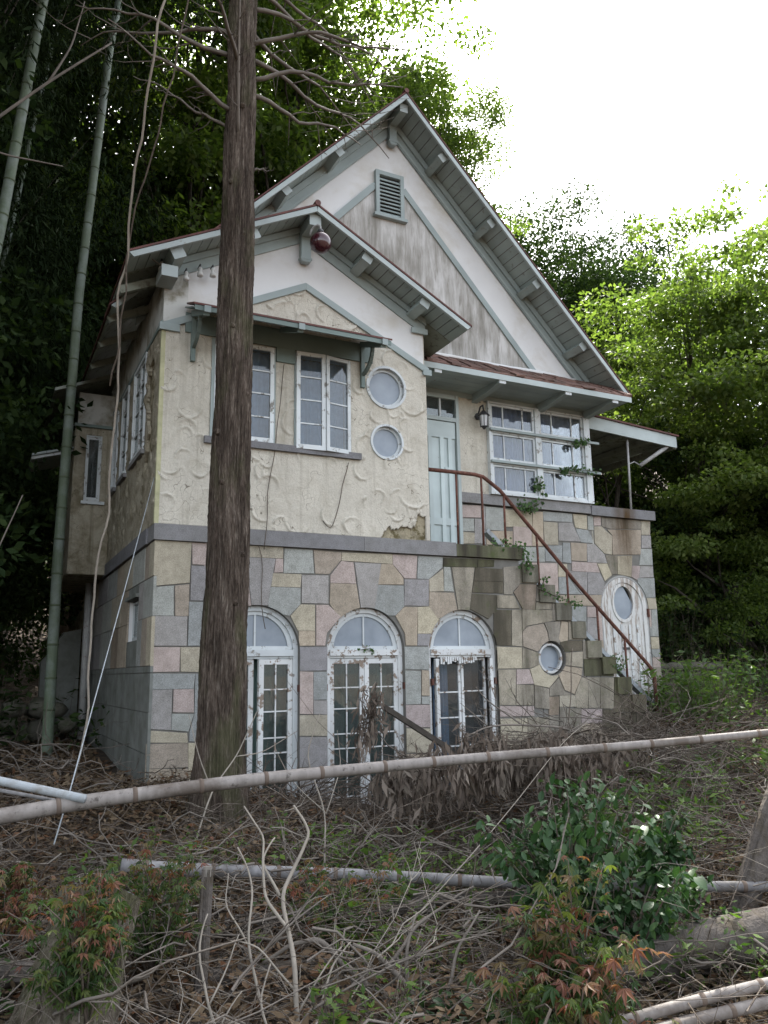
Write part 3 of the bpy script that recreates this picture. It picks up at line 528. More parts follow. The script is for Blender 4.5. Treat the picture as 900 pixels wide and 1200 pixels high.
# ------- left wall of the ground floor
lw = MB()
swin = rect(.76, 1.40, 2.13, 2.56)
for P in sub_all([rect(.02, 4.6, .3, 3.04)], [swin]): lw.prism(P, 'x', .022, .22)
lwall = lw.build('left_wall', M_['mortar'], house, org=(.02, 0, .8))
rows = [(3.036, 2.70), (2.695, 2.32), (2.315, 1.86)]
cols = [[(0.0, .24, 'Y'), (.243, .47, 'B'), (.473, 1.15, 'G'), (1.153, 1.75, 'Y'), (1.753, 2.25, 'B'), (2.253, 3.0, 'G'), (3.003, 3.9, 'V'), (3.903, 4.6, 'Y')],
        [(0.0, .50, 'G'), (.503, .757, 'V'), (1.403, 1.9, 'B'), (1.903, 2.6, 'Y'), (2.603, 3.4, 'G'), (3.403, 4.6, 'V')],
        [(0.0, .22, 'Y'), (.223, .50, 'B'), (.503, .757, 'G'), (1.403, 2.0, 'B'), (2.003, 2.5, 'R'), (2.503, 3.5, 'G'), (3.503, 4.6, 'V')]]
for (zt, zb), cl in zip(rows, cols):
    for y0, y1, c in cl:
        zt2 = zt - (.02 if y0 < .1 else 0)*0
        m = MB(); m.prism(rect(y0+.0, y1, zb, zt), 'x', .008-random.uniform(0, .006), .035, .004); m.build('stone', STONE[c], lwall)
for y0, y1, z0, z1 in [(.76, 1.40, 2.563, 2.695), (.76, 1.40, 1.863, 2.127)]: # rendered surround of the small window
    m = MB(); m.prism(rect(y0, y1, z0, z1), 'x', .008, .035, .003); m.build('render_panel', M_['concrete'], lwall)
zz = [1.855, 1.79, 1.43, 1.06, .35]
for k in range(4):
    zt, zb = (zz[k]-.0, zz[k+1]+.008)
    for y0, y1 in ([(0, .6), (.608, 4.6)] if k == 0 else [(0, 4.6)]):
        m = MB(); m.prism([(y0, zb-(.0 if k < 2 else 0)), (y1, zb), (y1, zt), (y0, zt)], 'x', .006+.002*(k % 2), .035, .004); m.build('render_panel', M_['concrete'], lwall)
# ------- stairs (nine treads, each a block showing at the front edge, plus moss)
sm = MB(); sm.box(4.27, 6.3, .30, 1.098, .5, 1.2)
stair = sm.build('staircase', M_['belt_moss'], house, org=(5.2, .5, .5))
for i in range(1, 10):
    x0, x1, zt = SX[i-1], SX[i], SZ[i]
    m = MB(); j = random.uniform(-.006, .006)
    m.box(x0+.002, x1, -.024+j, 1.095, zt-.215+(.008 if i > 1 else 0), zt+random.uniform(-.006, .004))
    zlow = zt-.215
    m.box(x0+.004, x1-.003, .272, 1.09, .6, zlow-.002)
    m.build('step', STONE['D' if i > 7 else 'M' if i in (6, 7) else 'S'], stair)
# ------- railing
rl = MB(); RY = .12
rl.tube([(3.035, RY, 4.068), (3.4, RY, 4.07), (3.74, RY, 4.068), (3.86, RY, 4.05), (3.97, RY, 3.985), (4.10, RY, 3.90), (4.138, RY, 3.865), (5.2, RY, 2.80), (6.26, RY, 1.815), (6.33, RY, 1.74), (6.362, RY, 1.64), (6.362, RY, 1.2)], .0235, 10)
rail = rl.build('stair_railing', M_['rust'], house, True, org=(5, RY, 3))
def railz(x): return 4.068 if x < 3.8 else 4.05-(x-3.86)*.7 if x < 4.1 else 3.865-(x-4.138)*1.003 if x < 5.2 else 2.80-(x-5.2)*.929
for x, zb in [(3.48, 3.17), (3.83, 3.17), (4.15, 3.17), (4.61, 2.75), (5.045, 2.33), (5.49, 1.90), (5.91, 1.43)]:
    m = MB(); m.tube([(x, RY, zb), (x+random.uniform(-.006, .006), RY, (zb+railz(x))/2), (x, RY, railz(x))], .014, 8); m.build('baluster', M_['rust'], rail, True)

# ------- upper floor, wing: solid walls with window openings
W1 = (.50, 1.185, 4.11, 5.18); W2 = (1.40, 2.055, 4.11, 5.18)
RW = [(2.505, 4.935, .245), (2.503, 4.29, .20)]
holes = [rect(*W1), rect(*W2), circ(*RW[0]), circ(*RW[1])]
def top_w(x): return 6.72-.53*abs(x-1.5)-.075      # underside of the wing roof
ub = MB()
for P in sub_all([[(0.02, 3.198), (3.01, 3.198), (3.01, top_w(3.01)), (1.5, top_w(1.5)), (.02, top_w(.02))]], holes): ub.prism(P, 'y', .02, .2)
ub.build('wing_wall', M_['under'], house, org=(1.5, .02, 3.2))
# shell-pattern stucco, real relief
def scallop_sheet(name, mat, x0, x1, z0, z1, fn_keep, to3, parent, step=.0125, n=150, rmin=.07, rmax=.16, amp=.017, seed=1, th=.014, bands=None):
    rs = np.random.RandomState(seed)
    nx = int((x1-x0)/step)+1; nz = int((z1-z0)/step)+1
    X, Z = np.meshgrid(np.linspace(x0, x1, nx), np.linspace(z0, z1, nz))
    H = np.zeros_like(X)
    if bands:
        cs = bands
    else:
        cs = [(rs.uniform(x0, x1), rs.uniform(z0, z1), rs.uniform(rmin, rmax), rs.uniform(0, 2*math.pi), rs.uniform(.65, 1.1)) for _ in range(n)]
    for cx, cz, r, an, q in cs:
        dx = (X-cx); dz = (Z-cz); ca, sa = math.cos(an), math.sin(an)
        u = (dx*ca+dz*sa); v = (-dx*sa+dz*ca)/q
        d = np.sqrt(u*u+v*v)/r
        ins = d < 1+.035*np.sin(3*np.arctan2(v, u)+cx*9)
        new = amp*(np.clip(u/r+.05, 0, 1)**.8*np.exp(-((np.clip(d, 0, 1.05)-.97)/.15)**2)+.06*np.clip(d, 0, 1))
        H = np.where(ins, H*.10+new, H)
    k = np.ones_like(H)
    H = (H*3+np.roll(H, 1, 0)+np.roll(H, -1, 0)+np.roll(H, 1, 1)+np.roll(H, -1, 1))/7
    H += .0022*rs.rand(*H.shape)
    keep = fn_keep((X[:-1, :-1]+X[1:, 1:])/2, (Z[:-1, :-1]+Z[1:, 1:])/2)
    idx = np.arange(nx*nz).reshape(nz, nx)
    q = np.stack([idx[:-1, :-1], idx[:-1, 1:], idx[1:, 1:], idx[1:, :-1]], -1)[keep]
    V = to3(X.ravel(), Z.ravel(), (th+H).ravel())
    # thickness: a rim on every open edge, back to the wall
    V2 = to3(X.ravel(), Z.ravel(), np.full(X.size, -.012))
    ed = {}
    for f in q:
        for a, b in ((f[0], f[1]), (f[1], f[2]), (f[2], f[3]), (f[3], f[0])):
            if (b, a) in ed: del ed[(b, a)]
            else: ed[(a, b)] = 1
    nV = len(V); rim = np.array([(b, a, a+nV, b+nV) for a, b in ed], int).reshape(-1, 4)
    F = np.concatenate([q, rim]); VV = np.concatenate([V, V2])
    used = np.unique(F); mp = -np.ones(len(VV), int); mp[used] = np.arange(len(used))
    VV = VV[used]; F = mp[F]
    me = bpy.data.meshes.new(name); org = VV.mean(0)
    me.vertices.add(len(VV)); me.vertices.foreach_set('co', (VV-org).ravel())
    me.loops.add(F.size); me.loops.foreach_set('vertex_index', F.ravel().astype(np.int32))
    me.polygons.add(len(F)); me.polygons.foreach_set('loop_start', np.arange(0, F.size, 4, dtype=np.int32))
    me.update(calc_edges=True); me.validate(); me.materials.append(mat)
    me.polygons.foreach_set('use_smooth', [True]*len(me.polygons))
    return link(me, name, parent, org)
def inrect(X, Z, r, m=0): return (X > r[0]-m) & (X < r[1]+m) & (Z > r[2]-m) & (Z < r[3]+m)
def band_z(x): return 6.0-.49*abs(x-1.52)      # pale green band between stucco and plaster
def keep_front(X, Z):
    k = (Z < 6.0-.49*np.abs(X-1.52)-.05)
    k &= ~inrect(X, Z, W1, .005) & ~inrect(X, Z, W2, .005)
    for c in RW: k &= ((X-c[0])**2+(Z-c[1])**2) > (c[2]-.005)**2
    # broken-away corner above the door landing
    edge = 3.22+.10*np.clip((X-2.42)/.08, 0, 1)+.03*np.clip((X-2.6)/.2, 0, 1)+.13*np.clip((X-2.84)/.02, 0, 1)+.014*np.sin(X*31)+.010*np.sin(X*83)+.006*np.sin(X*170)
    k &= ~((X > 2.40) & (X < 2.985) & (Z < edge))
    return k
scallop_sheet('stucco_face', M_['stucco'], 0.0, 3.03, 3.2, 6.0, keep_front, lambda x, z, h: np.stack([x, .006-h, z], 1), house, n=150, rmin=.075, rmax=.17, seed=5, amp=.026, step=.010)
def keep_side(X, Z): return (Z < 5.24) & ~inrect(X, Z, (.72, 1.5, 4.1, 5.24)) & ~inrect(X, Z, (1.85, 2.35, 4.1, 5.24)) & ~inrect(X, Z, (2.65, 3.05, 4.1, 5.24)) & ~((X > .30+.05*np.sin(Z*9)) & (X < .60+.06*np.sin(Z*7)+.03*np.sin(Z*29)) & (Z > 3.9+.1*np.sin(X*20)) & (Z < 5.0))
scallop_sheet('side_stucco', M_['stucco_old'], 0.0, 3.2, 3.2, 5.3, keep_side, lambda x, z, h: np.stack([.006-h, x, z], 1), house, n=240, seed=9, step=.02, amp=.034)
m = MB()
for P in sub_all([rect(.0, 3.2, 3.198, 5.85)], [rect(.72, 1.5, 4.1, 5.24), rect(1.85, 2.35, 4.1, 5.24), rect(2.65, 3.05, 4.1, 5.24)]): m.prism(P, 'x', .02, .2)
m.prism(rect(3.2, 8, .8, 5.6), 'x', .023, .2)
m.build('upper_left_wall', M_['under'], house, org=(.02, 3, 3.2))
part('plaster_strip', M_['plaster_left'], house, 'box', .004, .03, .0, 3.2, 5.27, 5.86)
bx('wall_band', M_['trim_dark'], house, -.02, .0, -.02, 3.2, 5.23, 5.275)
bx('corner_moulding', M_['stucco_moss'], house, -.014, .028, -.016, .03, 3.2, 5.24)
# plaster above the band
m = MB(); m.prism([(.02, 5.20), (1.52, 5.94), (3.005, 5.22), (3.005, top_w(3.0)), (1.5, top_w(1.5)), (.02, top_w(.02))], 'y', -.004, .019)
m.build('plaster_gable', M_['plaster'], house)
m = MB(); m.prism([(-.002, 5.26), (.24, 5.38), (.24, top_w(.24)), (-.002, top_w(0))], 'y', -.008, -.0045); m.build('plaster_patch', M_['plaster_left'], house, lab='grimy mould-spotted plaster at the corner')
for x0, x1 in ((0.0, 1.52), (1.52, 3.06)):
    m = MB(); m.prism([(x0-.0, band_z(x0)-.08), (x1, band_z(x1)-.08), (x1, band_z(x1)), (x0, band_z(x0))], 'y', -.040, -.005, .004); m.build('gable_band', M_['trim'], house)
bx('gable_band', M_['trim'], house, 2.98, 3.09, -.047, .04, 5.155, 5.225); bx('gable_band', M_['trim'], house, -.04, .16, -.047, .02, 5.17, 5.245)
m = MB(); m.box(2.99, 3.03, .02, 1.1, 3.2, 5.9); m.build('wing_side_wall', M_['stucco'], house)
bx('inner_wall', M_['dark'], house, .25, 2.95, 1.4, 1.42, 3.2, 5.8); bx('inner_floor', M_['floor_in'], house, .2, 2.95, .25, 1.35, 3.06, 3.10)

# ------- roofs
def roof_pt(ap, m_, x): return ap[1]-m_*abs(x-ap[0])
def gable(ap, mL, mR, xl, xr, yf, yw, yb, nb, bargeh=.055, deep_soffit=True, barge_mat='barge', soffit_mat='soffit'):
    """gable roof: metal sheet, deck, barge boards, soffit boards of the front overhang, purlin ends"""
    rm = MB()
    for sgn, xe, m_ in ((-1, xl, mL), (1, xr, mR)):
        ze = ap[1]-m_*abs(xe-ap[0])
        for (ya, yb2, t0, t1) in ((yf-.02, yb, 0, .022),):
            P = [(ap[0], ap[1]-t1), (xe, ze-t1), (xe, ze-t0), (ap[0], ap[1]-t0)]
            rm.prism([(p[0], p[1]) for p in P], 'y', ya, yb2)
    rm.tube([(ap[0], yf-.03, ap[1]+.005), (ap[0], yb, ap[1]+.005)], .035, 8)
    rf = rm.build('roof', M_['red'], house, org=(ap[0], yw, ap[1]))
    for sgn, xe, m_ in ((-1, xl, mL), (1, xr, mR)):
        ze = ap[1]-m_*abs(xe-ap[0]); L = math.hypot(xe-ap[0], ze-ap[1])
        dx, dz = (xe-ap[0])/L, (ze-ap[1])/L; nx_, nz_ = (-dz*sgn, dx*sgn)  # outward normal (up)
        if nz_ < 0: nx_, nz_ = -nx_, -nz_
        def Q(s_, d): return (ap[0]+dx*s_-nx_*d, ap[1]+dz*s_-nz_*d)
        # barge board
        m = MB(); m.prism([Q(.02, .024), Q(L, .024), Q(L-.02, .024+bargeh), (ap[0], ap[1]-(.024+bargeh)/nz_)], 'y', yf-.012, yf+.02); m.build('barge_board', M_[barge_mat], rf)
        # soffit boards
        n = max(1, int(L/nb)); 
        for k in range(n):
            a, b = L*k/n+.004, L*(k+1)/n-.004
            if k == 0: a += .03
            dz_ = random.uniform(-.002, .002)
            m = MB(); m.prism([Q(a, .03), Q(b, .03), Q(b, .046+dz_), Q(a, .046+dz_)], 'y', yf+.022, yw-.002); m.build('soffit_board', M_[soffit_mat], rf)
        # deck behind the wall plane
        m = MB(); m.prism([Q(.03, .03), Q(L, .03), Q(L, .05), Q(.03, .05)], 'y', yw, yb-.05); m.build('roof_deck', M_['soffit_dark'], rf)
    return rf
MAP = (3.2, 9.45); mL = mR = 1.045
main = gable(MAP, 1.045, 1.045, -.45, 6.83, .60, 1.10, 8.2, .13)
wing = gable((1.5, 6.735), .515, .545, -.43, 3.42, -.42, -.001, 1.2, .11, soffit_mat='soffit')
def purlin(parent, ap, m_, x, yf, yw, wd=.105, ht=.115, drop=.055, mat='trim', face='barge'):
    z = ap[1]-m_*abs(x-ap[0])-drop
    sgn = 1 if x >= ap[0] else -1
    sl_ = Vector((1, 0, -m_*sgn)).normalized() if abs(x-ap[0]) > .05 else Vector((1, 0, 0))
    upn = Vector((0, 1, 0)).cross(sl_); upn = -upn if upn.z < 0 else upn
    c = Vector((x, 0, z))-upn*ht/2
    m = MB(); m.beam((c.x, yf, c.z), (c.x, yw, c.z), wd, ht, upn); o = m.build('purlin_end', M_['trim_dark' if mat == 'dark' else 'soffit'], parent)
    m = MB(); m.beam((c.x, yf-.012, c.z), (c.x, yf-.001, c.z), wd+.012, ht+.01, upn); m.build('end_cap', M_[face], parent)
for x in (2.20, 1.49, 3.84, 4.60, 5.33, 6.10): purlin(main, MAP, 1.045, x, .68, 1.09)
purlin(main, MAP, 1.045, 3.2, .68, 1.09, drop=.14)
for x in (2.15, 2.87): purlin(wing, (1.5, 6.735), .545, x, -.36, -.01, .11, .10, drop=.06)
for x in (.78, .02): purlin(wing, (1.5, 6.735), .515, x, -.36, -.01, .12, .12, drop=.06)
purlin(wing, (1.5, 6.735), .5, 1.5, -.36, -.01, .12, .13, drop=.09)
# trim boards on the walls under the roofs
def wall_trim(ap, m_, x0, x1, y, d0, d1, th, mat, parent):
    z = lambda x, d: ap[1]-m_*abs(x-ap[0])-d*math.sqrt(1+m_*m_)
    m = MB(); m.prism([(x0, z(x0, d1)), (x1, z(x1, d1)), (x1, z(x1, d0)), (x0, z(x0, d0))], 'y', y-th, y, .004); return m.build('gable_trim', M_[mat], parent)
for x0, x1 in ((-.1, 3.2), (3.2, 6.45)):
    wall_trim(MAP, 1.045, x0, x1, 1.088, .052, .245, .022, 'trim', main); wall_trim(MAP, 1.045, x0, x1, 1.065, .054, .13, .03, 'trim', main); wall_trim(MAP, 1.045, x0, x1, 1.066, .205, .235, .012, 'trim', main)
for x0, x1 in ((-.0, 1.5), (1.5, 3.03)):
    mm = .515 if x1 < 2 else .545
    wall_trim((1.5, 6.735), mm, x0, x1, -.006, .052, .215, .022, 'trim', wing); wall_trim((1.5, 6.735), mm, x0, x1, -.029, .053, .115, .03, 'trim', wing)
m = MB(); m.box(2.84, 3.05, -.05, -.03, 5.66, 5.725); m.build('gable_trim', M_['trim'], wing)
# pendants
m = MB(); m.prism([(3.14, 8.93), (3.17, 8.90), (3.23, 8.90), (3.26, 8.93), (3.255, 9.28), (3.145, 9.28)], 'y', .985, 1.06, .01); m.box(3.13, 3.27, .98, 1.061, 8.945, 8.965); m.build('gable_pendant', M_['trim'], main)
m = MB(); m.prism([(1.44, 6.235), (1.46, 6.215), (1.54, 6.215), (1.56, 6.235), (1.555, 6.58), (1.445, 6.58)], 'y', -.10, -.035, .01); m.box(1.432, 1.568, -.104, -.03, 6.25, 6.27); m.build('gable_pendant', M_['trim'], wing)
# main gable wall
def top_m(x): return MAP[1]-1.045*abs(x-MAP[0])-.07
m = MB(); m.prism([(.02, 5.45), (6.36, 5.45), (6.36, top_m(6.36)), (3.2, top_m(3.2)), (.02, top_m(.02))], 'y', 1.10, 1.28); m.build('main_gable_wall', M_['plaster'], house)
m = MB(); m.prism([(.9, 5.96), (5.45, 5.96), (3.18, 8.50)], 'y', 1.092, 1.099); m.build('stained_panel', M_['streak'], house)
for p, q in (((3.38, 8.31), (5.50, 5.94)), ((2.95, 8.27), (.85, 5.97))):
    m = MB(); m.beam((p[0], 1.08, p[1]), (q[0], 1.08, q[1]), .03, .085, (0, 0, 1)); m.build('gable_band', M_['trim'], house)
# louvred vent
lv = MB(); x0, x1, z0, z1 = 2.945, 3.375, 7.84, 8.49
lv.box(x0, x0+.055, 1.035, 1.10, z0, z1); lv.box(x1-.055, x1, 1.035, 1.10, z0, z1); lv.box(x0+.056, x1-.056, 1.036, 1.10, z1-.06, z1-.001); lv.box(x0-.03, x1+.04, 1.02, 1.10, z0-.045, z0-.002)
vent = lv.build('louvre_vent', M_['trim'], house); bx('vent_backing', M_['iron'], vent, x0+.056, x1-.056, 1.086, 1.089, z0, z1-.06)
for k in range(10):
    z = z0+.028+k*.056
    m = MB(); m.add([(x0+.056, 1.04, z-.018), (x1-.056, 1.04, z-.018), (x1-.056, 1.075, z+.026), (x0+.056, 1.075, z+.026), (x0+.056, 1.046, z-.024), (x1-.056, 1.046, z-.024), (x1-.056, 1.081, z+.020), (x0+.056, 1.081, z+.020)], [(0,1,2,3),(4,7,6,5),(0,4,5,1),(2,6,7,3),(0,3,7,4),(1,5,6,2)])
    m.build('slat', M_['trim'], vent)
# pent roof over the recess
pr = MB(); pr.add([(3.04, .40, 5.53), (6.63, .40, 5.53), (6.50, 1.075, 5.93), (3.04, 1.075, 5.93), (3.04, .40, 5.555), (6.63, .40, 5.555), (6.50, 1.075, 5.955), (3.04, 1.075, 5.955)], [(0,3,2,1),(4,5,6,7),(0,1,5,4),(1,2,6,5),(2,3,7,6),(3,0,4,7)])
pent = pr.build('pent_roof', M_['redbrown'], house)
m = MB(); random.seed(3)
x = 3.15
while x < 6.55:
    wd = random.uniform(.10, .24); y0 = random.uniform(.37, .50); 
    m = MB(); zf = lambda y: 5.555+(y-.4)*.593
    t = random.uniform(.008, .03); a, b = y0, random.uniform(.72, .85)
    m.add([(x, a, zf(a)), (x+wd, a, zf(a)), (x+wd, b, zf(b)), (x, b, zf(b)), (x, a, zf(a)+t), (x+wd, a+random.uniform(-.02, .02), zf(a)+t), (x+wd, b, zf(b)+t), (x, b, zf(b)+t+.01)], [(0,3,2,1),(4,5,6,7),(0,1,5,4),(1,2,6,5),(2,3,7,6),(3,0,4,7)])
    m.build('roof_tile', M_['redbrown'], pent)
    m = MB(); a, b = random.uniform(.70, .78), 1.05; t2 = random.uniform(.012, .035)
    m.add([(x+.05, a, zf(a)+.01), (x+wd+.05, a, zf(a)+.01), (x+wd+.05, b, zf(b)), (x+.05, b, zf(b)), (x+.05, a, zf(a)+t2+.01), (x+wd+.05, a, zf(a)+t2+.01), (x+wd+.05, b, zf(b)+t2), (x+.05, b, zf(b)+t2)], [(0,3,2,1),(4,5,6,7),(0,1,5,4),(1,2,6,5),(2,3,7,6),(3,0,4,7)])
    m.build('roof_tile', M_['redbrown'], pent)
    x += wd+random.uniform(.0, .02)
m = MB(); m.tube([(3.2+.3*i, 1.06+random.uniform(-.01, .01), 5.965+random.uniform(-.015, .01)) for i in range(11)], [.035+random.uniform(-.008, .01) for _ in range(11)], 8); m.build('flashing', M_['plaster'], pent, True)
bx('fascia_board', M_['barge'], pent, 3.04, 6.62, .385, .402, 5.455, 5.53)
for k in range(5): bx('soffit_board', M_['trim'], pent, 3.04, 6.60, .405+k*.138, .405+k*.138+.132, 5.475, 5.49)
for x in (3.45, 4.42, 5.50, 6.33):
    m = MB(); m.prism([(.42, 5.474), (1.09, 5.474), (1.09, 5.36), (.9, 5.375), (.5, 5.42), (.42, 5.43)], 'x', x-.045, x+.045); m.build('bracket', M_['trim'], pent); bx('bracket_end', M_['white'], pent, x-.05, x+.05, .40, .419, 5.415, 5.474)
bx('head_beam', M_['trim'], house, 3.05, 6.40, 1.06, 1.115, 5.405, 5.474)
# canopy over the casements
cp = MB(); cp.add([(.17, -.60, 5.235), (2.29, -.60, 5.235), (2.24, -.045, 5.48), (.22, -.045, 5.48), (.17, -.60, 5.255), (2.29, -.60, 5.255), (2.24, -.045, 5.50), (.22, -.045, 5.50)], [(0,3,2,1),(4,5,6,7),(0,1,5,4),(1,2,6,5),(2,3,7,6),(3,0,4,7)])
canopy = cp.build('window_canopy', M_['red'], house)
bx('fascia_board', M_['trim_dark'], canopy, .18, 2.28, -.592, -.577, 5.185, 5.234)
for k in range(4):
    y0 = -.575+k*.13; z = 5.215+(y0+.575)*.42
    m = MB(); m.add([(.2, y0, z), (2.26, y0, z), (2.26, y0+.125, z+.052), (.2, y0+.125, z+.052), (.2, y0, z+.012), (2.26, y0, z+.012), (2.26, y0+.125, z+.064), (.2, y0+.125, z+.064)], [(0,1,2,3),(4,7,6,5),(0,4,5,1),(1,5,6,2),(2,6,7,3),(3,7,4,0)]); m.build('soffit_board', M_['trim_dark'], canopy)
for x in (.30, 1.26, 2.20):
    m = MB(); m.beam((x, -.57, 5.185), (x, -.03, 5.395), .06, .06); m.build('rafter', M_['trim_dark'], canopy); bx('rafter_end', M_['trim'], canopy, x-.032, x+.032, -.612, -.60, 5.17, 5.235)
for x in (.30, 2.20):
    m = MB(); pts = [(x, -.44+.40*math.sin(a), 4.90+.30-.30*math.cos(a)) for a in [0]]
    arc = [(x, -.30+.27*(1-math.cos(t*math.pi/2)), 5.27-.24*math.sin(t*math.pi/2)) for t in [i/7 for i in range(8)]]
    for i in range(7): m.beam(arc[i], arc[i+1], .035, .035, (1, 0, 0))
    m.box(x-.022, x+.022, -.055, -.005, 4.88, 5.36); m.build('knee_brace', M_['trim_dark'], canopy)
bx('window_header', M_['trim_dark'], house, .22, 2.33, -.035, .004, 5.19, 5.40); bx('window_header', M_['trim_dark'], house, 1.19, 1.395, -.038, -.005, 5.03, 5.188)
bx('window_sill', M_['belt'], house, .44, 2.17, -.055, .15, 4.045, 4.115)

# ------- windows
def sash(parent, x0, x1, z0, z1, y, nx, bars, fw_=.045, mat='white', glass='glass', thick=.035, hinge=None, ang=0, bar=.014):
    """one glazed leaf: frame with real bars and separate panes"""
    m = MB(); yb = y+thick
    m.box(x0, x0+fw_, y, yb, z0, z1); m.box(x1-fw_, x1, y, yb, z0, z1); m.box(x0+fw_, x1-fw_, y+.001, yb-.001, z1-fw_, z1-.0005); m.box(x0+fw_, x1-fw_, y+.001, yb-.001, z0+.0005, z0+fw_*1.2)
    xs = [x0+fw_+(x1-x0-2*fw_)*t for t in ([0]+list(nx)+[1])]; zs = [z0+fw_*1.2+(z1-z0-2.2*fw_)*t for t in ([0]+list(bars)+[1])]
    for x in xs[1:-1]: m.box(x-bar/2, x+bar/2, y+.006, yb-.008, z0+fw_*1.2, z1-fw_)
    for z in zs[1:-1]: m.box(x0+fw_, x1-fw_, y+.008, yb-.010, z-bar/2, z+bar/2)
    o = m.build('window_sash', M_[mat], parent, org=((x0 if hinge != 'r' else x1), y, z0))
    # panes are sub-parts of the window: parent = the window, frame leaf beside them
    ps = []
    for i in range(len(xs)-1):
        for j in range(len(zs)-1):
            g = glass
            if isinstance(glass, (list, tuple)): g = glass[j % len(glass)]
            ps.append(bx('pane', M_[g], o, xs[i]+.002, xs[i+1]-.002, y+.017, y+.020, zs[j]+.002, zs[j+1]-.002))
    if ang: o.rotation_euler = (0, 0, ang)
    return o
def frame(name, x0, x1, z0, z1, y0, y1, t, mat, sill=0):
    m = MB(); m.box(x0, x0+t, y0, y1, z0, z1); m.box(x1-t, x1, y0, y1, z0, z1); m.box(x0+t, x1-t, y0+.001, y1-.001, z1-t, z1-.001); m.box(x0+t, x1-t, y0+.001, y1-.001, z0+.001, z0+t)
    if sill: m.box(x0-.02, x1+.02, y0-sill, y0-.001, z0-.03, z0+.01)
    return m.build(name, M_[mat], house)
def curtain(parent, x0, x1, z0, z1, y, mat, waves=9, amp=.02, gap=None):
    n = waves*8; vs = []; fs = []
    ph = random.uniform(0, 6)
    for i in range(n+1):
        x = x0+(x1-x0)*i/n; yy = y+amp*math.sin(ph+2*math.pi*waves*i/n)+amp*.4*math.sin(ph*2+waves*1.7*i/n*6)
        vs += [(x, yy, z0), (x, yy+random.uniform(-.004, .004), z1)]
    for i in range(n): fs.append((2*i, 2*i+2, 2*i+3, 2*i+1))
    m = MB(); m.add(vs, fs); return m.build('curtain', M_[mat], parent, True)
# casements under the canopy
win1 = frame('casement_window', *W1, -.022, .08, .03, 'trim'); win2 = frame('casement_window', *W2, -.022, .08, .03, 'trim')
B3 = (.235, .5, .76)
sash(win1, .53, .84, 4.14, 5.15, -.03, (), B3, .036); sash(win1, .845, 1.165, 4.12, 5.17, -.036, (), B3, .04, hinge='r', ang=R(-2))
sash(win2, 1.41, 1.735, 4.09, 5.175, -.06, (), B3, .042, ang=R(-4)); sash(win2, 1.738, 2.045, 4.09, 5.165, -.05, (), B3, .038, hinge='r', ang=R(9))
for wv, x0, x1 in ((win1, .52, 1.17), (win2, 1.42, 2.04)): curtain(wv, x0, x1, 4.12, 5.17, .16, 'curtain_w', 6, .012)
def round_window(c, r, y, deep, parent=None):
    m = MB(); m.ring(c, r*.95, r*1.07, y-.018, y+.012, 40); m.ring(c, r*.97, r*1.03, y+.0125, y+deep+.03, 40); m.ring(c, r*.82, r*.965, y+deep-.02, y+deep+.02, 40)
    o = m.build('round_window', M_['white'], house, False)
    m = MB(); m.disc(c, r*.84, y+deep, 40); m.build('pane', M_['frost'], o); return o
round_window((RW[0][0], RW[0][1]), RW[0][2]*.97, -.01, .05); round_window((RW[1][0], RW[1][1]), RW[1][2]*.97, -.01, .05)
m = MB(); m.ring((R3[0], R3[1]), .155, .19, .085, .13, 36); m.ring((R3[0]-.005, R3[1]), .150, .175, .04, .07, 36); o = m.build('round_window', M_['flaky'], house)
m = MB(); m.disc((R3[0]-.005, R3[1]), .16, .10, 36); m.build('pane', M_['frost'], o)
m = MB(); m.ring((R3[0], R3[1]), .2, .235, .02, .26, 36); m.build('window_reveal', M_['mortar'], house)

# three tall arched french windows
def arched_window(cx, kind):
    yo = .10; r = AR-.003
    m = MB(); m.ring((cx, SPR), r-.05, r, yo-.03, yo+.05, 36, 0, math.pi)
    for sx in (-1, 1): m.box(cx+sx*r-(.05 if sx > 0 else 0), cx+sx*r+(0 if sx > 0 else .05), yo-.03, yo+.05, .25, SPR-.0005)
    m.box(cx-r+.05, cx+r-.05, yo-.045, yo+.05, SPR-.05, SPR+.012)
    m.box(cx-r+.05, cx+r-.05, yo-.02, yo+.04, SPR-.075, SPR-.0505)
    o = m.build('arched_window', M_['flaky' if kind else 'white'], house)
    m = MB(); m.ring((cx, SPR+.012), r-.10, r-.052, yo-.008, yo+.03, 32, 0, math.pi); m.box(cx-.009, cx+.009, yo-.006, yo+.028, SPR+.014, SPR+r-.055); m.box(cx-r+.055, cx+r-.055, yo-.007, yo+.03, SPR+.0125, SPR+.05); m.build('fanlight_frame', M_['white'], o)
    for s_, a0 in ((1, 0), (-1, math.pi/2)):
        pts = [(cx+s_*.012, SPR+.045)] + [(cx+(r-.095)*math.cos(a0+math.pi/2*i/12), SPR+.03+(r-.11)*math.sin(a0+math.pi/2*i/12)) for i in range(13)]
        m = MB(); m.prism(pts if s_ > 0 else pts, 'y', yo+.008, yo+.013); m.build('pane', M_['frost'], o)
    return o
BARS = (.0, .34, .52, .70, .86)
bars = (.16, .31, .44, .53, .63, .77, .885)
def leaf(o, x0, x1, hinge, ang, glass='glass_dark', bars=(.13, .30, .44, .535, .70, .84), y=.085):
    return sash(o, x0, x1, .27, SPR-.08, y, (.5,), bars, .052, 'flaky', glass, .04, hinge, ang, .013)
a1 = arched_window(ARX[0], 0); leaf(a1, ARX[0]-.395, ARX[0]-.01, 'l', R(0)); leaf(a1, ARX[0]+.03, ARX[0]+.40, 'r', R(7))
a2 = arched_window(ARX[1], 1); leaf(a2, ARX[1]-.40, ARX[1]-.002, 'l', 0); leaf(a2, ARX[1]+.003, ARX[1]+.40, 'r', 0)
a3 = arched_window(ARX[2], 1)
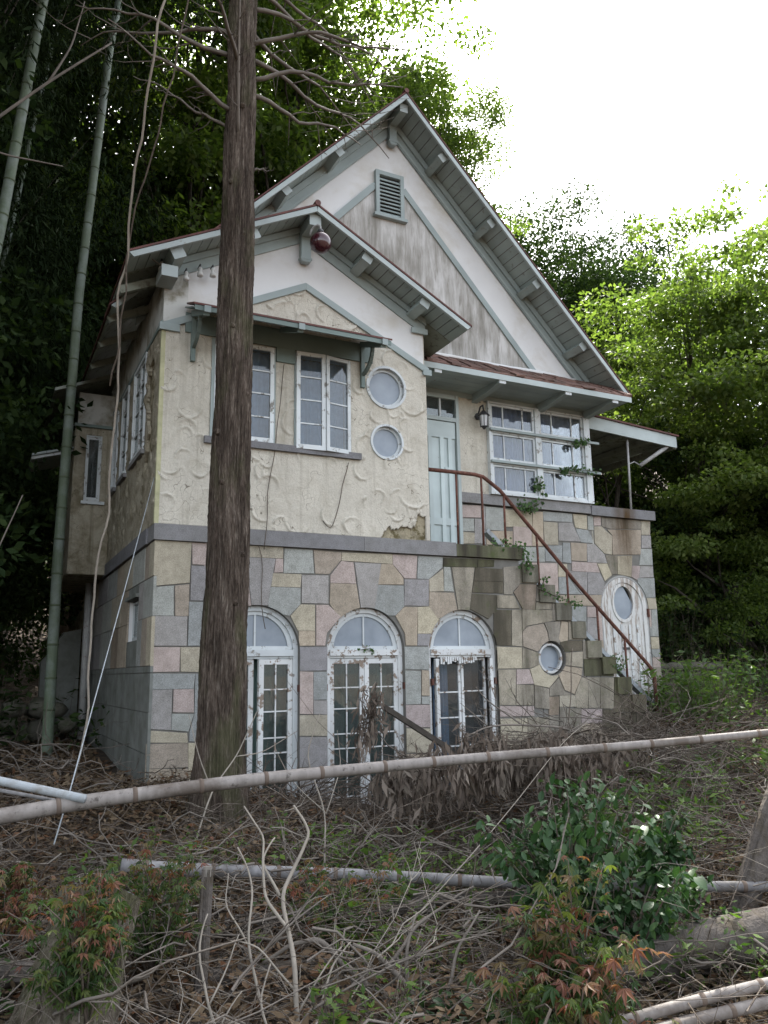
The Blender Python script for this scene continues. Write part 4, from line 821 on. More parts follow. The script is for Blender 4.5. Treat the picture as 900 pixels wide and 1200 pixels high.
# the third has lost its outer leaves: an inner casement stands behind, its broken leaf frames swung out
sash(a3, ARX[2]-.30, ARX[2]+.03, .3, 1.90, .15, (), (.2, .4, .6, .78), .03, 'flaky', 'glass', .03); sash(a3, ARX[2]+.035, ARX[2]+.36, .3, 1.91, .14, (), (.2, .4, .6, .78), .03, 'flaky', 'glass', .03)
for x, an in ((ARX[2]-.335, .6), (ARX[2]+.375, -.5)):
    m = MB(); m.box(x-.02, x+.02, .03, .07, .3, 1.90); m.build('leaf_stile', M_['flaky'], a3)
m = MB()
for k in range(16): x = ARX[2]-.28+k*.03; m.box(x, x+.02, .05-.0, .07, 1.885-random.uniform(0, .05), 1.915)
m.build('torn_weatherstrip', M_['flaky'], a3)
for cx, mt in ((ARX[0], 'curtain_g'), (ARX[1], 'curtain_g')):
    curtain(a1 if cx < 2 else a2, cx-.44, cx+.44, .3, 2.0, .26, mt, 7, .02)
curtain(a3, ARX[2]-.30, ARX[2]-.10, .3, 1.9, .24, 'curtain_w', 3, .02)
for x, z in ((ARX[0]+.455, 1.62), (ARX[1]-.455, 1.62), (ARX[1]+.455, 1.62), (ARX[2]-.4, 1.65), (ARX[2]+.42, 1.65)): bx('hinge', M_['rust'], house, x-.012, x+.012, .02, .068, z-.035, z+.035)
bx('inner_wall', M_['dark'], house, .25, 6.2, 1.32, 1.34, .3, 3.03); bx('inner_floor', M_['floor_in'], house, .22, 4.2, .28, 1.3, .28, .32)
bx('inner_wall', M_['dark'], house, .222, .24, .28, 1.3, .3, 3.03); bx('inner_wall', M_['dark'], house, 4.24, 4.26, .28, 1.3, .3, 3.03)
# left wall small window
m = MB(); 
for (y0, y1, z0, z1) in ((.77, .80, 2.14, 2.55), (1.36, 1.39, 2.14, 2.55), (.80, 1.36, 2.52, 2.55), (.80, 1.36, 2.14, 2.17), (1.06, 1.09, 2.17, 2.52)): m.box(.06, .10, y0, y1, z0, z1)
sw = m.build('small_window', M_['white'], house); bx('pane', M_['glass_dark'], sw, .075, .08, .80, 1.36, 2.17, 2.52); bx('window_back', M_['dark'], house, .15, .16, .7, 1.5, 2.0, 2.7)
bx('window_hood', M_['concrete'], sw, -.03, .06, .74, 1.42, 2.562, 2.60); bx('window_reveal', M_['plaster'], sw, .024, .06, 1.39, 1.60, 2.06, 2.58)
# left wall upper windows
def side_window(y0, y1, z0, z1, leafs):
    m = MB(); t = .035
    m.box(-.03, .05, y0, y0+t, z0, z1); m.box(-.03, .05, y1-t, y1, z0, z1); m.box(-.029, .049, y0+t, y1-t, z1-t, z1-.001); m.box(-.045, .049, y0+t, y1-t, z0+.001, z0+t)
    o = m.build('side_window', M_['white'], house)
    n = leafs; wd = (y1-y0-2*t)/n
    for k in range(n):
        a = y0+t+k*wd
        f = MB(); f.box(-.015, .02, a+.002, a+.035, z0+t, z1-t); f.box(-.015, .02, a+wd-.035, a+wd-.002, z0+t, z1-t)
        for q in (0, .25, .5, .75, .97): zq = z0+t+(z1-z0-2*t)*q; f.box(-.012, .016, a+.035, a+wd-.035, zq, zq+.015)
        f.build('window_sash', M_['white'], o); bx('pane', M_['glass_dark'], o, 0, .004, a+.035, a+wd-.035, z0+t, z1-t)
    bx('window_back', M_['dark'], house, .19, .21, y0-.1, y1+.1, z0-.1, z1+.1)
    bx('window_sill', M_['belt'], o, -.05, -.0305 if False else -.005, y0-.04, y1+.04, z0-.05, z0-.002)
side_window(.74, 1.48, 4.12, 5.22, 2); side_window(1.87, 2.33, 4.12, 5.22, 1); side_window(2.67, 3.03, 4.12, 5.22, 1)

# ------- recess: door, shell panel, big window, lantern
dr = MB(); dr.box(3.06, 3.20, 1.03, 1.12, 3.17, 5.40); dr.box(4.085, 4.13, 1.03, 1.12, 3.17, 5.405); dr.box(3.2, 4.084, 1.032, 1.12, 5.345, 5.40); dr.box(3.2, 4.084, 1.032, 1.12, 5.03, 5.085)
dfr = dr.build('door_frame', M_['barge'], house)
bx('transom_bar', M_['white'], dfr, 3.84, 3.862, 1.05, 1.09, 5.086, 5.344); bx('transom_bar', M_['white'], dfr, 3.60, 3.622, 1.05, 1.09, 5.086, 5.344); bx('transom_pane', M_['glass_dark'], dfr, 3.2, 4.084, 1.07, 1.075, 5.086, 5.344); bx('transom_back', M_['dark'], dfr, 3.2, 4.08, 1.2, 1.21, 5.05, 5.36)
door = bx('landing_door', M_['door'], house, 3.22, 4.075, 1.072, 1.11, 3.185, 5.027)
for x in (3.5, 3.68, 3.86, 3.985): bx('door_batten', M_['door'], door, x-.028, x+.028, 1.048, 1.0715, 3.20, 4.80)
for z in (3.20, 3.62, 4.80): bx('door_rail', M_['door'], door, 3.23, 4.07, 1.050, 1.0712, z, z+.09 if z < 4.5 else z+.22)
bx('door_rail', M_['door'], door, 3.9, 4.0, 1.049, 1.0711, 4.33, 4.40)
m = MB()
m.box(4.13, 4.62, 1.11, 1.25, 4.09, 5.41); m.build('shell_panel_backing', M_['under'], house)
bd = []
for k in range(10):
    for j in range(3):
        bd.append((4.13+.25*j+(.10 if k % 2 else 0)-.02, 4.06+k*.135, .155, math.pi/2+.15*math.sin(k*2+j), 1.1))
scallop_sheet('shell_panel', M_['stucco'], 4.13, 4.61, 4.09, 5.41, lambda X, Z: X > 0, lambda x, z, h: np.stack([x, 1.104-h, z], 1), house, bands=bd, amp=.034)
bw = MB()
bw.box(4.60, 4.645, 1.02, 1.12, 4.092, 5.404); bw.box(5.385, 5.475, 1.015, 1.12, 4.092, 5.404); bw.box(6.265, 6.37, 1.015, 1.12, 4.092, 5.404)
bw.box(4.645, 5.385, 1.022, 1.12, 4.093, 4.13); bw.box(5.475, 6.265, 1.022, 1.12, 4.093, 4.13); bw.box(4.645, 5.385, 1.022, 1.12, 5.38, 5.403); bw.box(5.475, 6.265, 1.022, 1.12, 5.38, 5.403)
bigw = bw.build('verandah_window', M_['white'], house)
for z in (4.525, 4.975): bx('window_ledge', M_['trim'], bigw, 4.60, 6.50, .975, 1.013, z+.004, z+.036); bx('window_transom', M_['white'], bigw, 4.646, 5.384, 1.022, 1.12, z-.01, z+.05); bx('window_transom', M_['white'], bigw, 5.476, 6.264, 1.022, 1.12, z-.01, z+.05)
for x0, x1 in ((4.647, 5.383), (5.477, 6.263)):
    for z0, z1 in ((4.132, 4.512), (4.577, 4.963), (5.027, 5.378)): sash(bigw, x0, x1, z0, z1, 1.045, (.27, .76), (), .028, 'white', 'glass', .03, bar=.016)
for x0, x1 in ((4.64, 5.4), (5.47, 6.27)): curtain(bigw, x0, x1, 4.12, 5.39, 1.17, 'curtain', 9, .022)
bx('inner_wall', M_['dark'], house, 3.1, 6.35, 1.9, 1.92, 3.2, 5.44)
m = MB(); m.box(6.375, 6.40, 1.12, 8, 1, 5.6); m.box(0.03, 6.37, 7.97, 8, .9, 5.6); m.build('rear_wall', M_['plaster_left'], house)
# ------- porch roof on the right
pm = MB(); pm.add([(6.38, 1.10, 5.43), (8.19, 1.10, 5.30), (8.19, 5.2, 5.24), (6.38, 5.2, 5.43), (6.38, 1.08, 5.45), (8.20, 1.08, 5.325), (8.20, 5.2, 5.265), (6.38, 5.2, 5.45)], [(0,3,2,1),(4,5,6,7),(0,1,5,4),(1,2,6,5),(2,3,7,6),(3,0,4,7)])
porch = pm.build('porch_roof', M_['red'], house)
m = MB(); m.prism([(6.39, 5.245), (8.17, 5.14), (8.17, 5.318), (6.39, 5.443)], 'y', 1.062, 1.092, .003); m.build('fascia_board', M_['barge'], porch)
bx_ = MB(); bx_.prism([(6.39, 5.446), (8.20, 5.320), (8.20, 5.345), (6.39, 5.471)], 'y', 1.035, 1.079); bx_.build('roof_edging', M_['red'], porch)
m = MB(); m.prism([(6.40, 5.36), (8.16, 5.235), (8.16, 5.25), (6.40, 5.375)], 'y', 1.1, 5.15); m.build('porch_ceiling', M_['soffit_dark'], porch)
for x in (7.05, 7.6, 8.12): m = MB(); m.prism([(x, 5.21-(x-7)*.07), (x+.07, 5.21-(x-7)*.07), (x+.07, 5.30-(x-7)*.07), (x, 5.30-(x-7)*.07)], 'y', 1.1, 5.12); m.build('porch_beam', M_['soffit_dark'], porch)
m = MB(); m.tube([(7.20, 1.16, 4.07), (7.235, 1.16, 5.24)], .017, 8); m.build('porch_post', M_['pipe'], house, True)
m = MB(); m.tube([(7.50, 1.20, 4.82), (8.02, 1.12, 5.16)], .032, 10); m.tube([(7.22, 1.16, 4.80), (7.36, 1.18, 4.86), (7.50, 1.20, 4.82)], .009, 6); m.build('porch_brace', M_['pipe'], house, True)
# ------- round-topped door
dm = MB(); dp = arch_poly(RD[0], RD[1]-.03, RD[2], 1.05, ry=1.04)
oc = (RD[0]-.01, 2.69); ell = circ(oc[0], oc[1], .185, 30, 1.35)
for P in sub_all([dp], [ell]): dm.prism(P, 'y', 1.14, 1.18)
rdoor = dm.build('round_topped_door', M_['peel'], house)
m = MB(); m.ring(oc, .18, .215, 1.125, 1.15, 36, ry=1.33); m.ring((RD[0], RD[2]), RD[1]-.10, RD[1]-.03, 1.122, 1.139, 36, 0, math.pi, 1.03); m.box(RD[0]-RD[1]+.03, RD[0]-RD[1]+.10, 1.122, 1.139, 1.1, RD[2]-.001); m.box(RD[0]+RD[1]-.10, RD[0]+RD[1]-.03, 1.122, 1.139, 1.1, RD[2]-.001); m.build('door_moulding', M_['peel'], rdoor)
for x in (-.22, -.07, .08, .23): bx('door_plank_joint', M_['flaky'], rdoor, RD[0]+x-.018, RD[0]+x+.018, 1.128, 1.1395, 1.1, 2.38)
m = MB(); m.prism([(oc[0]-.18, oc[1]-.24), (oc[0]+.18, oc[1]-.24), (oc[0]+.18, oc[1]+.0), (oc[0]+.02, oc[1]+.26), (oc[0]-.18, oc[1]+.24)], 'y', 1.155, 1.16); m.build('pane', M_['frost'], rdoor)
bx('letter_slot', M_['iron'], rdoor, RD[0]-.08, RD[0]+.04, 1.118, 1.1275, 2.02, 2.055)
for z in (2.55, 1.6): bx('hinge', M_['rust'], rdoor, RD[0]+RD[1]-.03, RD[0]+RD[1]-.005, 1.09, 1.12, z-.06, z+.06)
m = MB(); m.ring((RD[0], RD[2]), RD[1]-.028, RD[1]+.0, 1.125, 1.19, 36, 0, math.pi, 1.04); m.box(RD[0]-RD[1], RD[0]-RD[1]+.028, 1.125, 1.19, 1.05, RD[2]-.001); m.box(RD[0]+RD[1]-.028, RD[0]+RD[1], 1.125, 1.19, 1.05, RD[2]-.001); m.build('door_frame', M_['pipe'], house)
bx('door_back', M_['dark'], house, 6.42, 7.40, 1.302, 1.31, .9, 3.3)
# ------- bay on the left wall
m = MB()
for P in sub_all([rect(-.46, .0, 3.06, 5.02)], [rect(-.345, -.135, 4.03, 4.92)]): m.prism(P, 'y', 3.2, 3.3)
m.box(-.46, -.36, 3.302, 5.6, 3.06, 5.02); m.box(-.359, 0, 3.302, 5.6, 3.06, 3.12); bay = m.build('side_bay', M_['under'], house)
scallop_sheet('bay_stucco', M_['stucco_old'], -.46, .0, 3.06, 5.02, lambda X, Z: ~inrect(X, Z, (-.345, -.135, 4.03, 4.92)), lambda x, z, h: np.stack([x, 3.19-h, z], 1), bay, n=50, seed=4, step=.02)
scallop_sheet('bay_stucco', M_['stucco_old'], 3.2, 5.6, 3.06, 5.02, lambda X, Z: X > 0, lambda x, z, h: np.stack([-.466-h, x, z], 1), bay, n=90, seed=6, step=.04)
bx('bay_band', M_['trim_dark'], bay, -.50, .0, 3.14, 3.2, 5.02, 5.06); bx('plaster_strip', M_['plaster_left'], bay, -.455, .0, 3.185, 3.3, 5.05, 5.5); bx('bay_sill', M_['white'], bay, -.37, -.08, 3.13, 3.19, 3.98, 4.02)
m = MB(); m.box(-.345, -.325, 3.18, 3.24, 4.03, 4.92); m.box(-.155, -.135, 3.18, 3.24, 4.03, 4.92); m.box(-.325, -.155, 3.181, 3.239, 4.90, 4.919); m.box(-.325, -.155, 3.181, 3.239, 4.031, 4.05)
m.box(-.325, -.30, 3.20, 3.23, 4.05, 4.90); m.box(-.18, -.155, 3.20, 3.23, 4.05, 4.90); m.box(-.30, -.18, 3.2, 3.23, 4.05, 4.08); m.box(-.30, -.18, 3.2, 3.23, 4.87, 4.90); bwn = m.build('bay_window', M_['white'], bay)
bx('bay_pane', M_['glass_dark'], bay, -.30, -.18, 3.212, 3.216, 4.08, 4.87); bx('bay_back', M_['dark'], bay, -.35, -.1, 3.5, 3.51, 3.9, 5.0)
m = MB(); m.add([(.01, 2.95, 5.72), (-.78, 2.95, 5.40), (-.78, 5.8, 5.40), (.01, 5.8, 5.72), (.01, 2.95, 5.76), (-.78, 2.95, 5.44), (-.78, 5.8, 5.44), (.01, 5.8, 5.76)], [(0,1,2,3),(4,7,6,5),(0,4,5,1),(1,5,6,2),(2,6,7,3),(3,7,4,0)]); m.build('bay_roof', M_['soffit_dark'], bay)
m = MB(); m.beam((-.46, 3.35, 4.73), (-.98, 3.35, 4.575), .03, .035); m.build('awning_arm', M_['white'], bay)
m = MB(); m.prism([(-.98, 4.60), (-.45, 4.76), (-.45, 4.785), (-.98, 4.63)], 'y', 3.30, 4.3); m.build('bay_awning', M_['barge'], bay)
m = MB(); m.tube([(-.10, 4.1, .95), (-.10, 4.1, 3.05)], .05, 10); m.build('drain_pipe', M_['pipe'], house, True)
# eave rafters under the left overhang
for k in range(9):
    y = .15+k*.75
    m = MB(); m.beam((-.42, y, 5.585), (.03, y, 5.585+.48 if False else 5.80), .06, .08); m.build('rafter', M_['soffit_dark'], main)
bx('corner_blocking', M_['barge'], wing, -.09, .07, -.30, -.02, 5.62, 5.74)
# ================================================================ lamps, wires and loose things on the house
ball = thing('globe_lamp', (1.50, -.46, 6.13), 'dark maroon glass globe lamp hanging under the small front gable', 'lamp')
m = MB(); m.ball((1.515, -.48, 6.25), .115, 28, 18); m.build('globe', M_['maroon'], ball, True)
m = MB(); m.tube([(1.515, -.48, 6.355), (1.515, -.48, 6.40)], [.045, .03], 12); m.build('cap', M_['iron'], ball, True)
m = MB(); m.tube([(1.515, -.48, 6.39), (1.515, -.475, 6.44), (1.505, -.45, 6.475), (1.47, -.40, 6.47), (1.45, -.37, 6.44), (1.44, -.37, 6.38)], .012, 8); m.build('bracket', M_['pipe'], ball, True)
lan = thing('wall_lantern', (4.42, 1.08, 5.0), 'black iron carriage lantern with a pale pane on the wall beside the landing door', 'lantern')
lx, ly, lz = 4.46, .93, 5.07
m = MB(); m.prism(circ(lx, lz+.10, .05, 6), 'y', 1.05, 1.09); m.tube([(lx, 1.06, lz+.13), (lx, 1.0, lz+.22), (lx, .94, lz+.22), (lx, ly, lz+.16)], .012, 8); m.build('wall_bracket', M_['iron'], lan)
m = MB(); m.tube([(lx, ly, lz-.08), (lx, ly, lz+.07)], [.045, .062], 6); m.build('lantern_glass', M_['frost'] if False else m_plain('milky_lantern_glass', (.62, .63, .64), .3, var=.1), lan)
m = MB(); m.tube([(lx, ly, lz+.07), (lx, ly, lz+.085), (lx, ly, lz+.12), (lx, ly, lz+.15)], [.085, .08, .045, .012], 6); m.tube([(lx, ly, lz-.12), (lx, ly, lz-.095), (lx, ly, lz-.08)], [.012, .03, .055], 6)
for k in range(6):
    a = math.pi/3*k; m.tube([(lx+.05*math.cos(a), ly+.05*math.sin(a), lz-.085), (lx+.066*math.cos(a), ly+.066*math.sin(a), lz+.07)], .006, 4)
m.build('lantern_cage', M_['iron'], lan)
# porcelain insulators under the left corner of the small gable
for i, (x, z) in enumerate([(-.06, 5.80), (.19, 5.75), (.33, 5.83), (.46, 5.85)]):
    o = thing('insulator', (x, -.12, z), ('white insulator at the very corner wrapped by the cable loop', 'lowest white insulator, just right of the corner beam end', 'third white insulator from the corner, up under the gable trim', 'white insulator nearest the cedar trunk, under the gable trim')[i], 'insulator', 'insulators under the small gable')
    m = MB(); m.tube([(x, -.12, z-.05), (x, -.12, z-.02), (x, -.12, z), (x, -.12, z+.03), (x, -.12, z+.05)], [.032, .03, .018, .024, .012], 10); m.build('knob', M_['porcelain'], o, True)
    m = MB(); m.tube([(x, -.12, z+.04), (x, -.12, z+.08), (x, -.03, z+.08)], .008, 6); m.build('hook', M_['iron'], o)
m = MB(); m.tube([(-.06, -.13, 5.80), (-.17, -.18, 5.83), (-.22, -.2, 5.92), (-.10, -.3, 5.96), (.02, -.22, 5.92), (.08, -.15, 5.82), (.0, -.14, 5.77)], .007, 6)
label(m.build('cable_loop', M_['twig_pale'], None, True), 'loose loop of pale cable beside the insulators on the upper left corner', 'cable')
m = MB(); m.tube([(-.02, .03, 3.66), (-.45, -1.3, 2.44), (-.90, -2.62, 1.16), (-1.0, -2.9, .9)], .004, 6)
label(m.build('white_rope', M_['whitepipe'], None, True), 'thin taut white rope running from the house corner down to the bamboo pole', 'rope')
m = MB(); m.beam((4.10, .62, 3.40), (7.05, .62, .80+.0), .09, .02, (0, 0, 1)); m.beam((4.10, .575, 3.418), (7.05, .575, .818), .012, .05, (0, 0, 1))
m = MB(); m.beam((4.06, .42, 3.43), (6.95, .50, 1.00), .10, .016, (0, 0, 1)); m.beam((4.06, .375, 3.455), (6.95, .455, 1.025), .012, .055, (0, 0, 1))
label(m.build('fallen_gutter', M_['whitepipe']), 'white gutter board lying down the length of the outside stairs', 'gutter')

# ================================================================ ground and terrain
def grid_mesh(name, xs, ys, zf, mat):
    X, Y = np.meshgrid(xs, ys); Z = zf(X, Y); V = np.stack([X, Y, Z], -1).reshape(-1, 3)
    nx, ny = len(xs), len(ys); idx = np.arange(nx*ny).reshape(ny, nx)
    F = np.stack([idx[:-1, :-1], idx[:-1, 1:], idx[1:, 1:], idx[1:, :-1]], -1).reshape(-1, 4)
    return np_mesh(name, V, F, mat)
def np_mesh(name, V, F, mat, org=(0, 0, 0), parent=None, smooth=False, mk_obj=True):
    V = np.asarray(V, float); F = np.asarray(F, np.int32); k = F.shape[1]
    me = bpy.data.meshes.new(name); me.vertices.add(len(V)); me.vertices.foreach_set('co', (V-np.array(org)).ravel())
    me.loops.add(F.size); me.loops.foreach_set('vertex_index', F.ravel()); me.polygons.add(len(F)); me.polygons.foreach_set('loop_start', np.arange(0, F.size, k, dtype=np.int32))
    me.update(calc_edges=True)
    if smooth: me.polygons.foreach_set('use_smooth', [True]*len(F))
    me.materials.append(mat)
    return link(me, name, parent, org) if mk_obj else me
def spaced(a, b, near, far, c=0):
    o = [c]; 
    while o[-1] < b: o.append(o[-1]+near+(far-near)*min(1, abs(o[-1]-c)/60))
    p = [c]
    while p[-1] > a: p.append(p[-1]-near-(far-near)*min(1, abs(p[-1]-c)/60))
    return np.array(p[:0:-1]+o)
gr = grid_mesh('ground', spaced(-300, 300, .12, 14, 1), spaced(-300, 300, .12, 14, -3), lambda X, Y: np.minimum(gh(X, Y), 22), M_['soil']); gr['kind'] = 'structure'

# ================================================================ leaf and twig generators
def leaf_quads(P, D, Nn, L, W, fold=0.0):
    """diamond leaves: base P, direction D, normal Nn, length L, width W -> verts, quads"""
    S = np.cross(D, Nn); S /= np.linalg.norm(S, axis=1, keepdims=True)+1e-9
    a = P; b = P+D*(L*.45)[:, None]+S*(W*.5)[:, None]; c = P+D*L[:, None]; d = P+D*(L*.45)[:, None]-S*(W*.5)[:, None]
    V = np.stack([a, b, c, d], 1).reshape(-1, 3); F = np.arange(len(P)*4).reshape(-1, 4); return V, F
def unit(v): return v/(np.linalg.norm(v, axis=1, keepdims=True)+1e-9)
def crown_mesh(name, seed, mat, n, rad, nclump, leaf, flat=.5, droop=.2, clump=.55, hollow=.35, asp=.5, up=.8, jag=.25):
    """foliage of many small leaf faces set in clumps through an uneven volume (unit centre at 0)"""
    rs = np.random.RandomState(seed)
    d = unit(rs.normal(size=(nclump, 3))); r = rs.uniform(hollow, 1, nclump)**.6*(1+jag*rs.normal(size=nclump)*.7)
    C = d*r[:, None]*np.array(rad); 
    cs = clump*rs.uniform(.45, 1.35, nclump)
    w_ = cs**2/np.sum(cs**2); k = rs.choice(nclump, n, p=w_)
    off = unit(rs.normal(size=(n, 3)))*(rs.uniform(0, 1, n)**.45)[:, None]
    P = C[k]+off*cs[k][:, None]*np.array([1, 1, flat])
    D = unit(off*.6+rs.normal(size=(n, 3))*.6+np.array([0, 0, -droop])); Nn = unit(rs.normal(size=(n, 3))*.6+np.array([0, 0, up]))
    L = leaf*rs.uniform(.6, 1.35, n)
    V, F = leaf_quads(P, D, Nn, L, L*asp)
    return np_mesh(name, V, F, mat, mk_obj=False), C
def limb_tree(m, base, top, r0, crown_pts, rs, trunk_bend=.3, rl=.3):
    base = Vector(base); top = Vector(top); pts = []; n = 8; b1 = Vector((rs.uniform(-1, 1), rs.uniform(-1, 1), 0))*trunk_bend
    for i in range(n+1):
        t = i/n; pts.append(base.lerp(top, t)+b1*math.sin(t*math.pi)+Vector((rs.uniform(-.04, .04), rs.uniform(-.04, .04), 0)))
    m.tube(pts, [r0*(1-.72*i/n)*(1.35 if i == 0 else 1) for i in range(n+1)], 8)
    for c in crown_pts:
        t = rs.uniform(.35, .95); k = int(t*n); s_ = pts[k]; e = Vector(c); mid = s_.lerp(e, .5)+Vector((rs.uniform(-.2, .2), rs.uniform(-.2, .2), rs.uniform(-.1, .35)))
        m.tube([s_, s_.lerp(mid, .55), mid, mid.lerp(e, .5)+Vector((0, 0, .06)), e], [r0*.34*rl/.3*(1-t*.5)*q for q in (1, .8, .55, .35, .12)], 5)
def crown_kind(name, *a, **k):
    me, C = crown_mesh(name, *a, **k); return me, C
CK = {
 'ever': [crown_kind('evergreen_crown', s_, L_['ever'], 60000, (3.6, 3.6, 3.4), 95, .125, clump=1.0, hollow=.3, asp=.5) for s_ in (11, 12)],
 'mid': [crown_kind('broadleaf_crown', s_, L_['mid'], 42000, (3.9, 3.9, 3.7), 105, .13, clump=.80, flat=.42, hollow=.2, asp=.5) for s_ in (21, 22)],
 'maple': [crown_kind('maple_crown', s_, L_['maple'], 31000, (2.8, 2.8, 3.0), 140, .095, clump=.5, flat=.30, hollow=.25, asp=.62, up=1.4) for s_ in (31, 32)],
 'bamb': [crown_kind('bamboo_leaves', 41, L_['bamboo'], 45000, (3.6, 3.6, 4.2), 120, .17, clump=.9, flat=.8, hollow=.1, asp=.16, droop=.9)],
}
def tree(kind, cx, cy, cz, s, rz, lab, grp, variant=0, r0=.22, tilt=(0, 0), trunk_to=None, name=None, cat='tree'):
    """cx,cy,cz = crown centre; the trunk runs from the ground to it"""
    rs = random.Random(int(cx*97+cy*31+cz*7)); me, C = CK[kind][variant % len(CK[kind])]
    bx_, by_ = (trunk_to if trunk_to else (cx+tilt[0], cy+tilt[1])); zb = g1(bx_, by_)-.1
    t = thing(name or {'ever': 'evergreen_tree', 'mid': 'broadleaf_tree', 'maple': 'maple_tree', 'bamb': 'bamboo_clump'}[kind], (bx_, by_, zb), lab, cat, grp)
    sx = s if hasattr(s, '__len__') else (s, s, s)
    o = link(me, 'crown', t, (cx, cy, cz)); o.scale = sx; o.rotation_euler = (0, 0, rz)
    m = MB(); cr, sr = math.cos(rz), math.sin(rz); pick = rs.sample(range(len(C)), 22)
    cp_ = [(cx+(C[i][0]*sx[0]*cr-C[i][1]*sx[1]*sr)*.9, cy+(C[i][0]*sx[0]*sr+C[i][1]*sx[1]*cr)*.9, cz+C[i][2]*sx[2]*.9) for i in pick]
    limb_tree(m, (bx_, by_, zb), (cx, cy, cz+sx[2]*1.4), r0, cp_, rs)
    m.build('trunk', M_['bark_dark'], t, True)
    return t
G1 = 'trees of the dark wood behind and left of the house'; G2 = 'fresh green maples right of the house'; G3 = 'tall trees rising behind the roof'
T = [ # kind, x, y, z, scale, label
 ('mid', 5.9, 10.5, 13.5, 1.1, 'tall tree crown rising directly behind the main roof ridge'),
 ('mid', 3.0, 11.5, 12.5, 1.25, 'leafy tree behind the left slope of the main roof'),
 ('mid', 7.6, 8.5, 11.3, .72, 'hanging bough of leaves just right of the roof peak'),
 ('mid', .2, 12, 11.0, 1.25, 'green tree seen between the cedar and the roof'),
 ('ever', -2.5, 10.5, 9.5, 1.25, 'dark evergreen behind the side bay'),
 ('ever', -5.0, 7.0, 8.0, 1.2, 'dark evergreen at the far left edge'),
 ('ever', -3.4, 12, 15, 1.3, 'dark evergreen high in the upper left'),
 ('ever', -6.5, 2.0, 7.5, 1.15, 'dark evergreen outside the left edge'),
 ('bamb', -2.8, 5.5, 10.5, 1.0, 'bamboo foliage overhead at the upper left'),
 ('bamb', -2.2, 1.0, 12.5, .9, 'bamboo foliage at the top left corner'),
 ('ever', -2.0, 15, 5.5, 1.3, 'low dark undergrowth tree behind the bay'),
 ('ever', -6.0, 13, 6.5, 1.3, 'low dark undergrowth tree far left'),
 ('ever', -3.2, 8.4, 4.2, .85, 'dark shrubby tree beside the left bank'),
 ('ever', 14.4, 12.2, 13.0, 1.0, 'dark evergreen showing right of the main gable'),
 ('ever', 17.4, 11.6, 12.6, 1.0, 'dark evergreen between the gable and the maples'),
 ('ever', 12.0, 14.5, 10.6, .9, 'dark evergreen behind the right rake of the roof'),
 ('maple', 11.6, 3.6, 7.6, 1.1, 'bright maple right of the porch roof'),
 ('maple', 13.6, 3.2, 8.5, 1.2, 'tallest bright maple at the right edge'),
 ('maple', 15.5, 6.5, 8.0, 1.2, 'bright maple behind the others'),
 ('maple', 10.2, 4.2, 5.4, .95, 'maple boughs just beyond the porch roof'),
 ('maple', 13.0, 1.0, 5.8, 1.1, 'lower maple boughs at the right edge'),
 ('ever', 10.8, 6.4, 3.6, .95, 'shadowed shrub tree beyond the terrace'),
 ('ever', 13.8, 4.5, 3.4, .95, 'shadowed shrub tree at the right'),
 ('ever', 16.5, 2.5, 4.0, 1.0, 'dark shrub tree low at the right edge'),
 ('mid', 11.4, 2.9, 2.6, .52, 'dark green bush behind the rubble wall'),
 ('ever', 19, 8, 5.5, 1.4, 'distant dark tree low on the right'),
 ('ever', 12, 18, 5, 1.5, 'distant dark tree behind the terrace'),
 ('mid', 4.6, 8.8, 17.0, 1.15, 'big leafy bough filling the top centre above the roof peak'),
 ('mid', 2.4, 9.5, 17.5, 1.2, 'big leafy bough at the top behind the cedar'),
 ('mid', 7.7, 7.9, 14.8, .55, 'outermost bough reaching into the white sky right of the peak'),
 ('mid', 8.3, 8.2, 12.3, .5, 'small bough close over the right slope of the roof'),
 ('ever', -3.0, 3.5, 16.5, 1.3, 'dark canopy added high over the left bank to shade it'),  # extra overhead crown, put in to darken the wood on the left
 ('ever', -6.0, -1.5, 13.5, 1.2, 'dark canopy added beyond the left edge, out of frame, for shade'),  # added outside the frame to shade the left side
 ('ever', -4.6, 10.0, 4.5, 1.0, 'dark low foliage behind the green culm'),
 ('ever', -1.0, 11.0, 6.0, 1.1, 'dark foliage directly behind the bay roof'),
 ('ever', -5.2, -2.0, 11.5, 1.1, 'evergreen canopy added outside the upper left of the picture to block sky light'),  # unseen crown added to keep sky light off the left wood and wall
 ('ever', -5.0, 4.0, 4.6, 1.0, 'dark evergreen low on the left bank'),
 ('ever', 15.8, 13.4, 12.3, 1.0, 'rear dark evergreen right of the main gable'),
 ('ever', 13.6, 13.6, 11.6, .9, 'dark evergreen low behind the right rake of the roof'),
 ('ever', -1.4, 13.5, 12.5, 1.25, 'dark evergreen behind the hanging vines at the upper left'),
]
for i, (k, x, y, z, s_, lb) in enumerate(T):
    tree(k, x, y, z, s_, i*1.31, lb, G2 if k == 'maple' else None, i, r0=(.22 if k in ('ever', 'mid') else .10) if k != 'bamb' else .05)


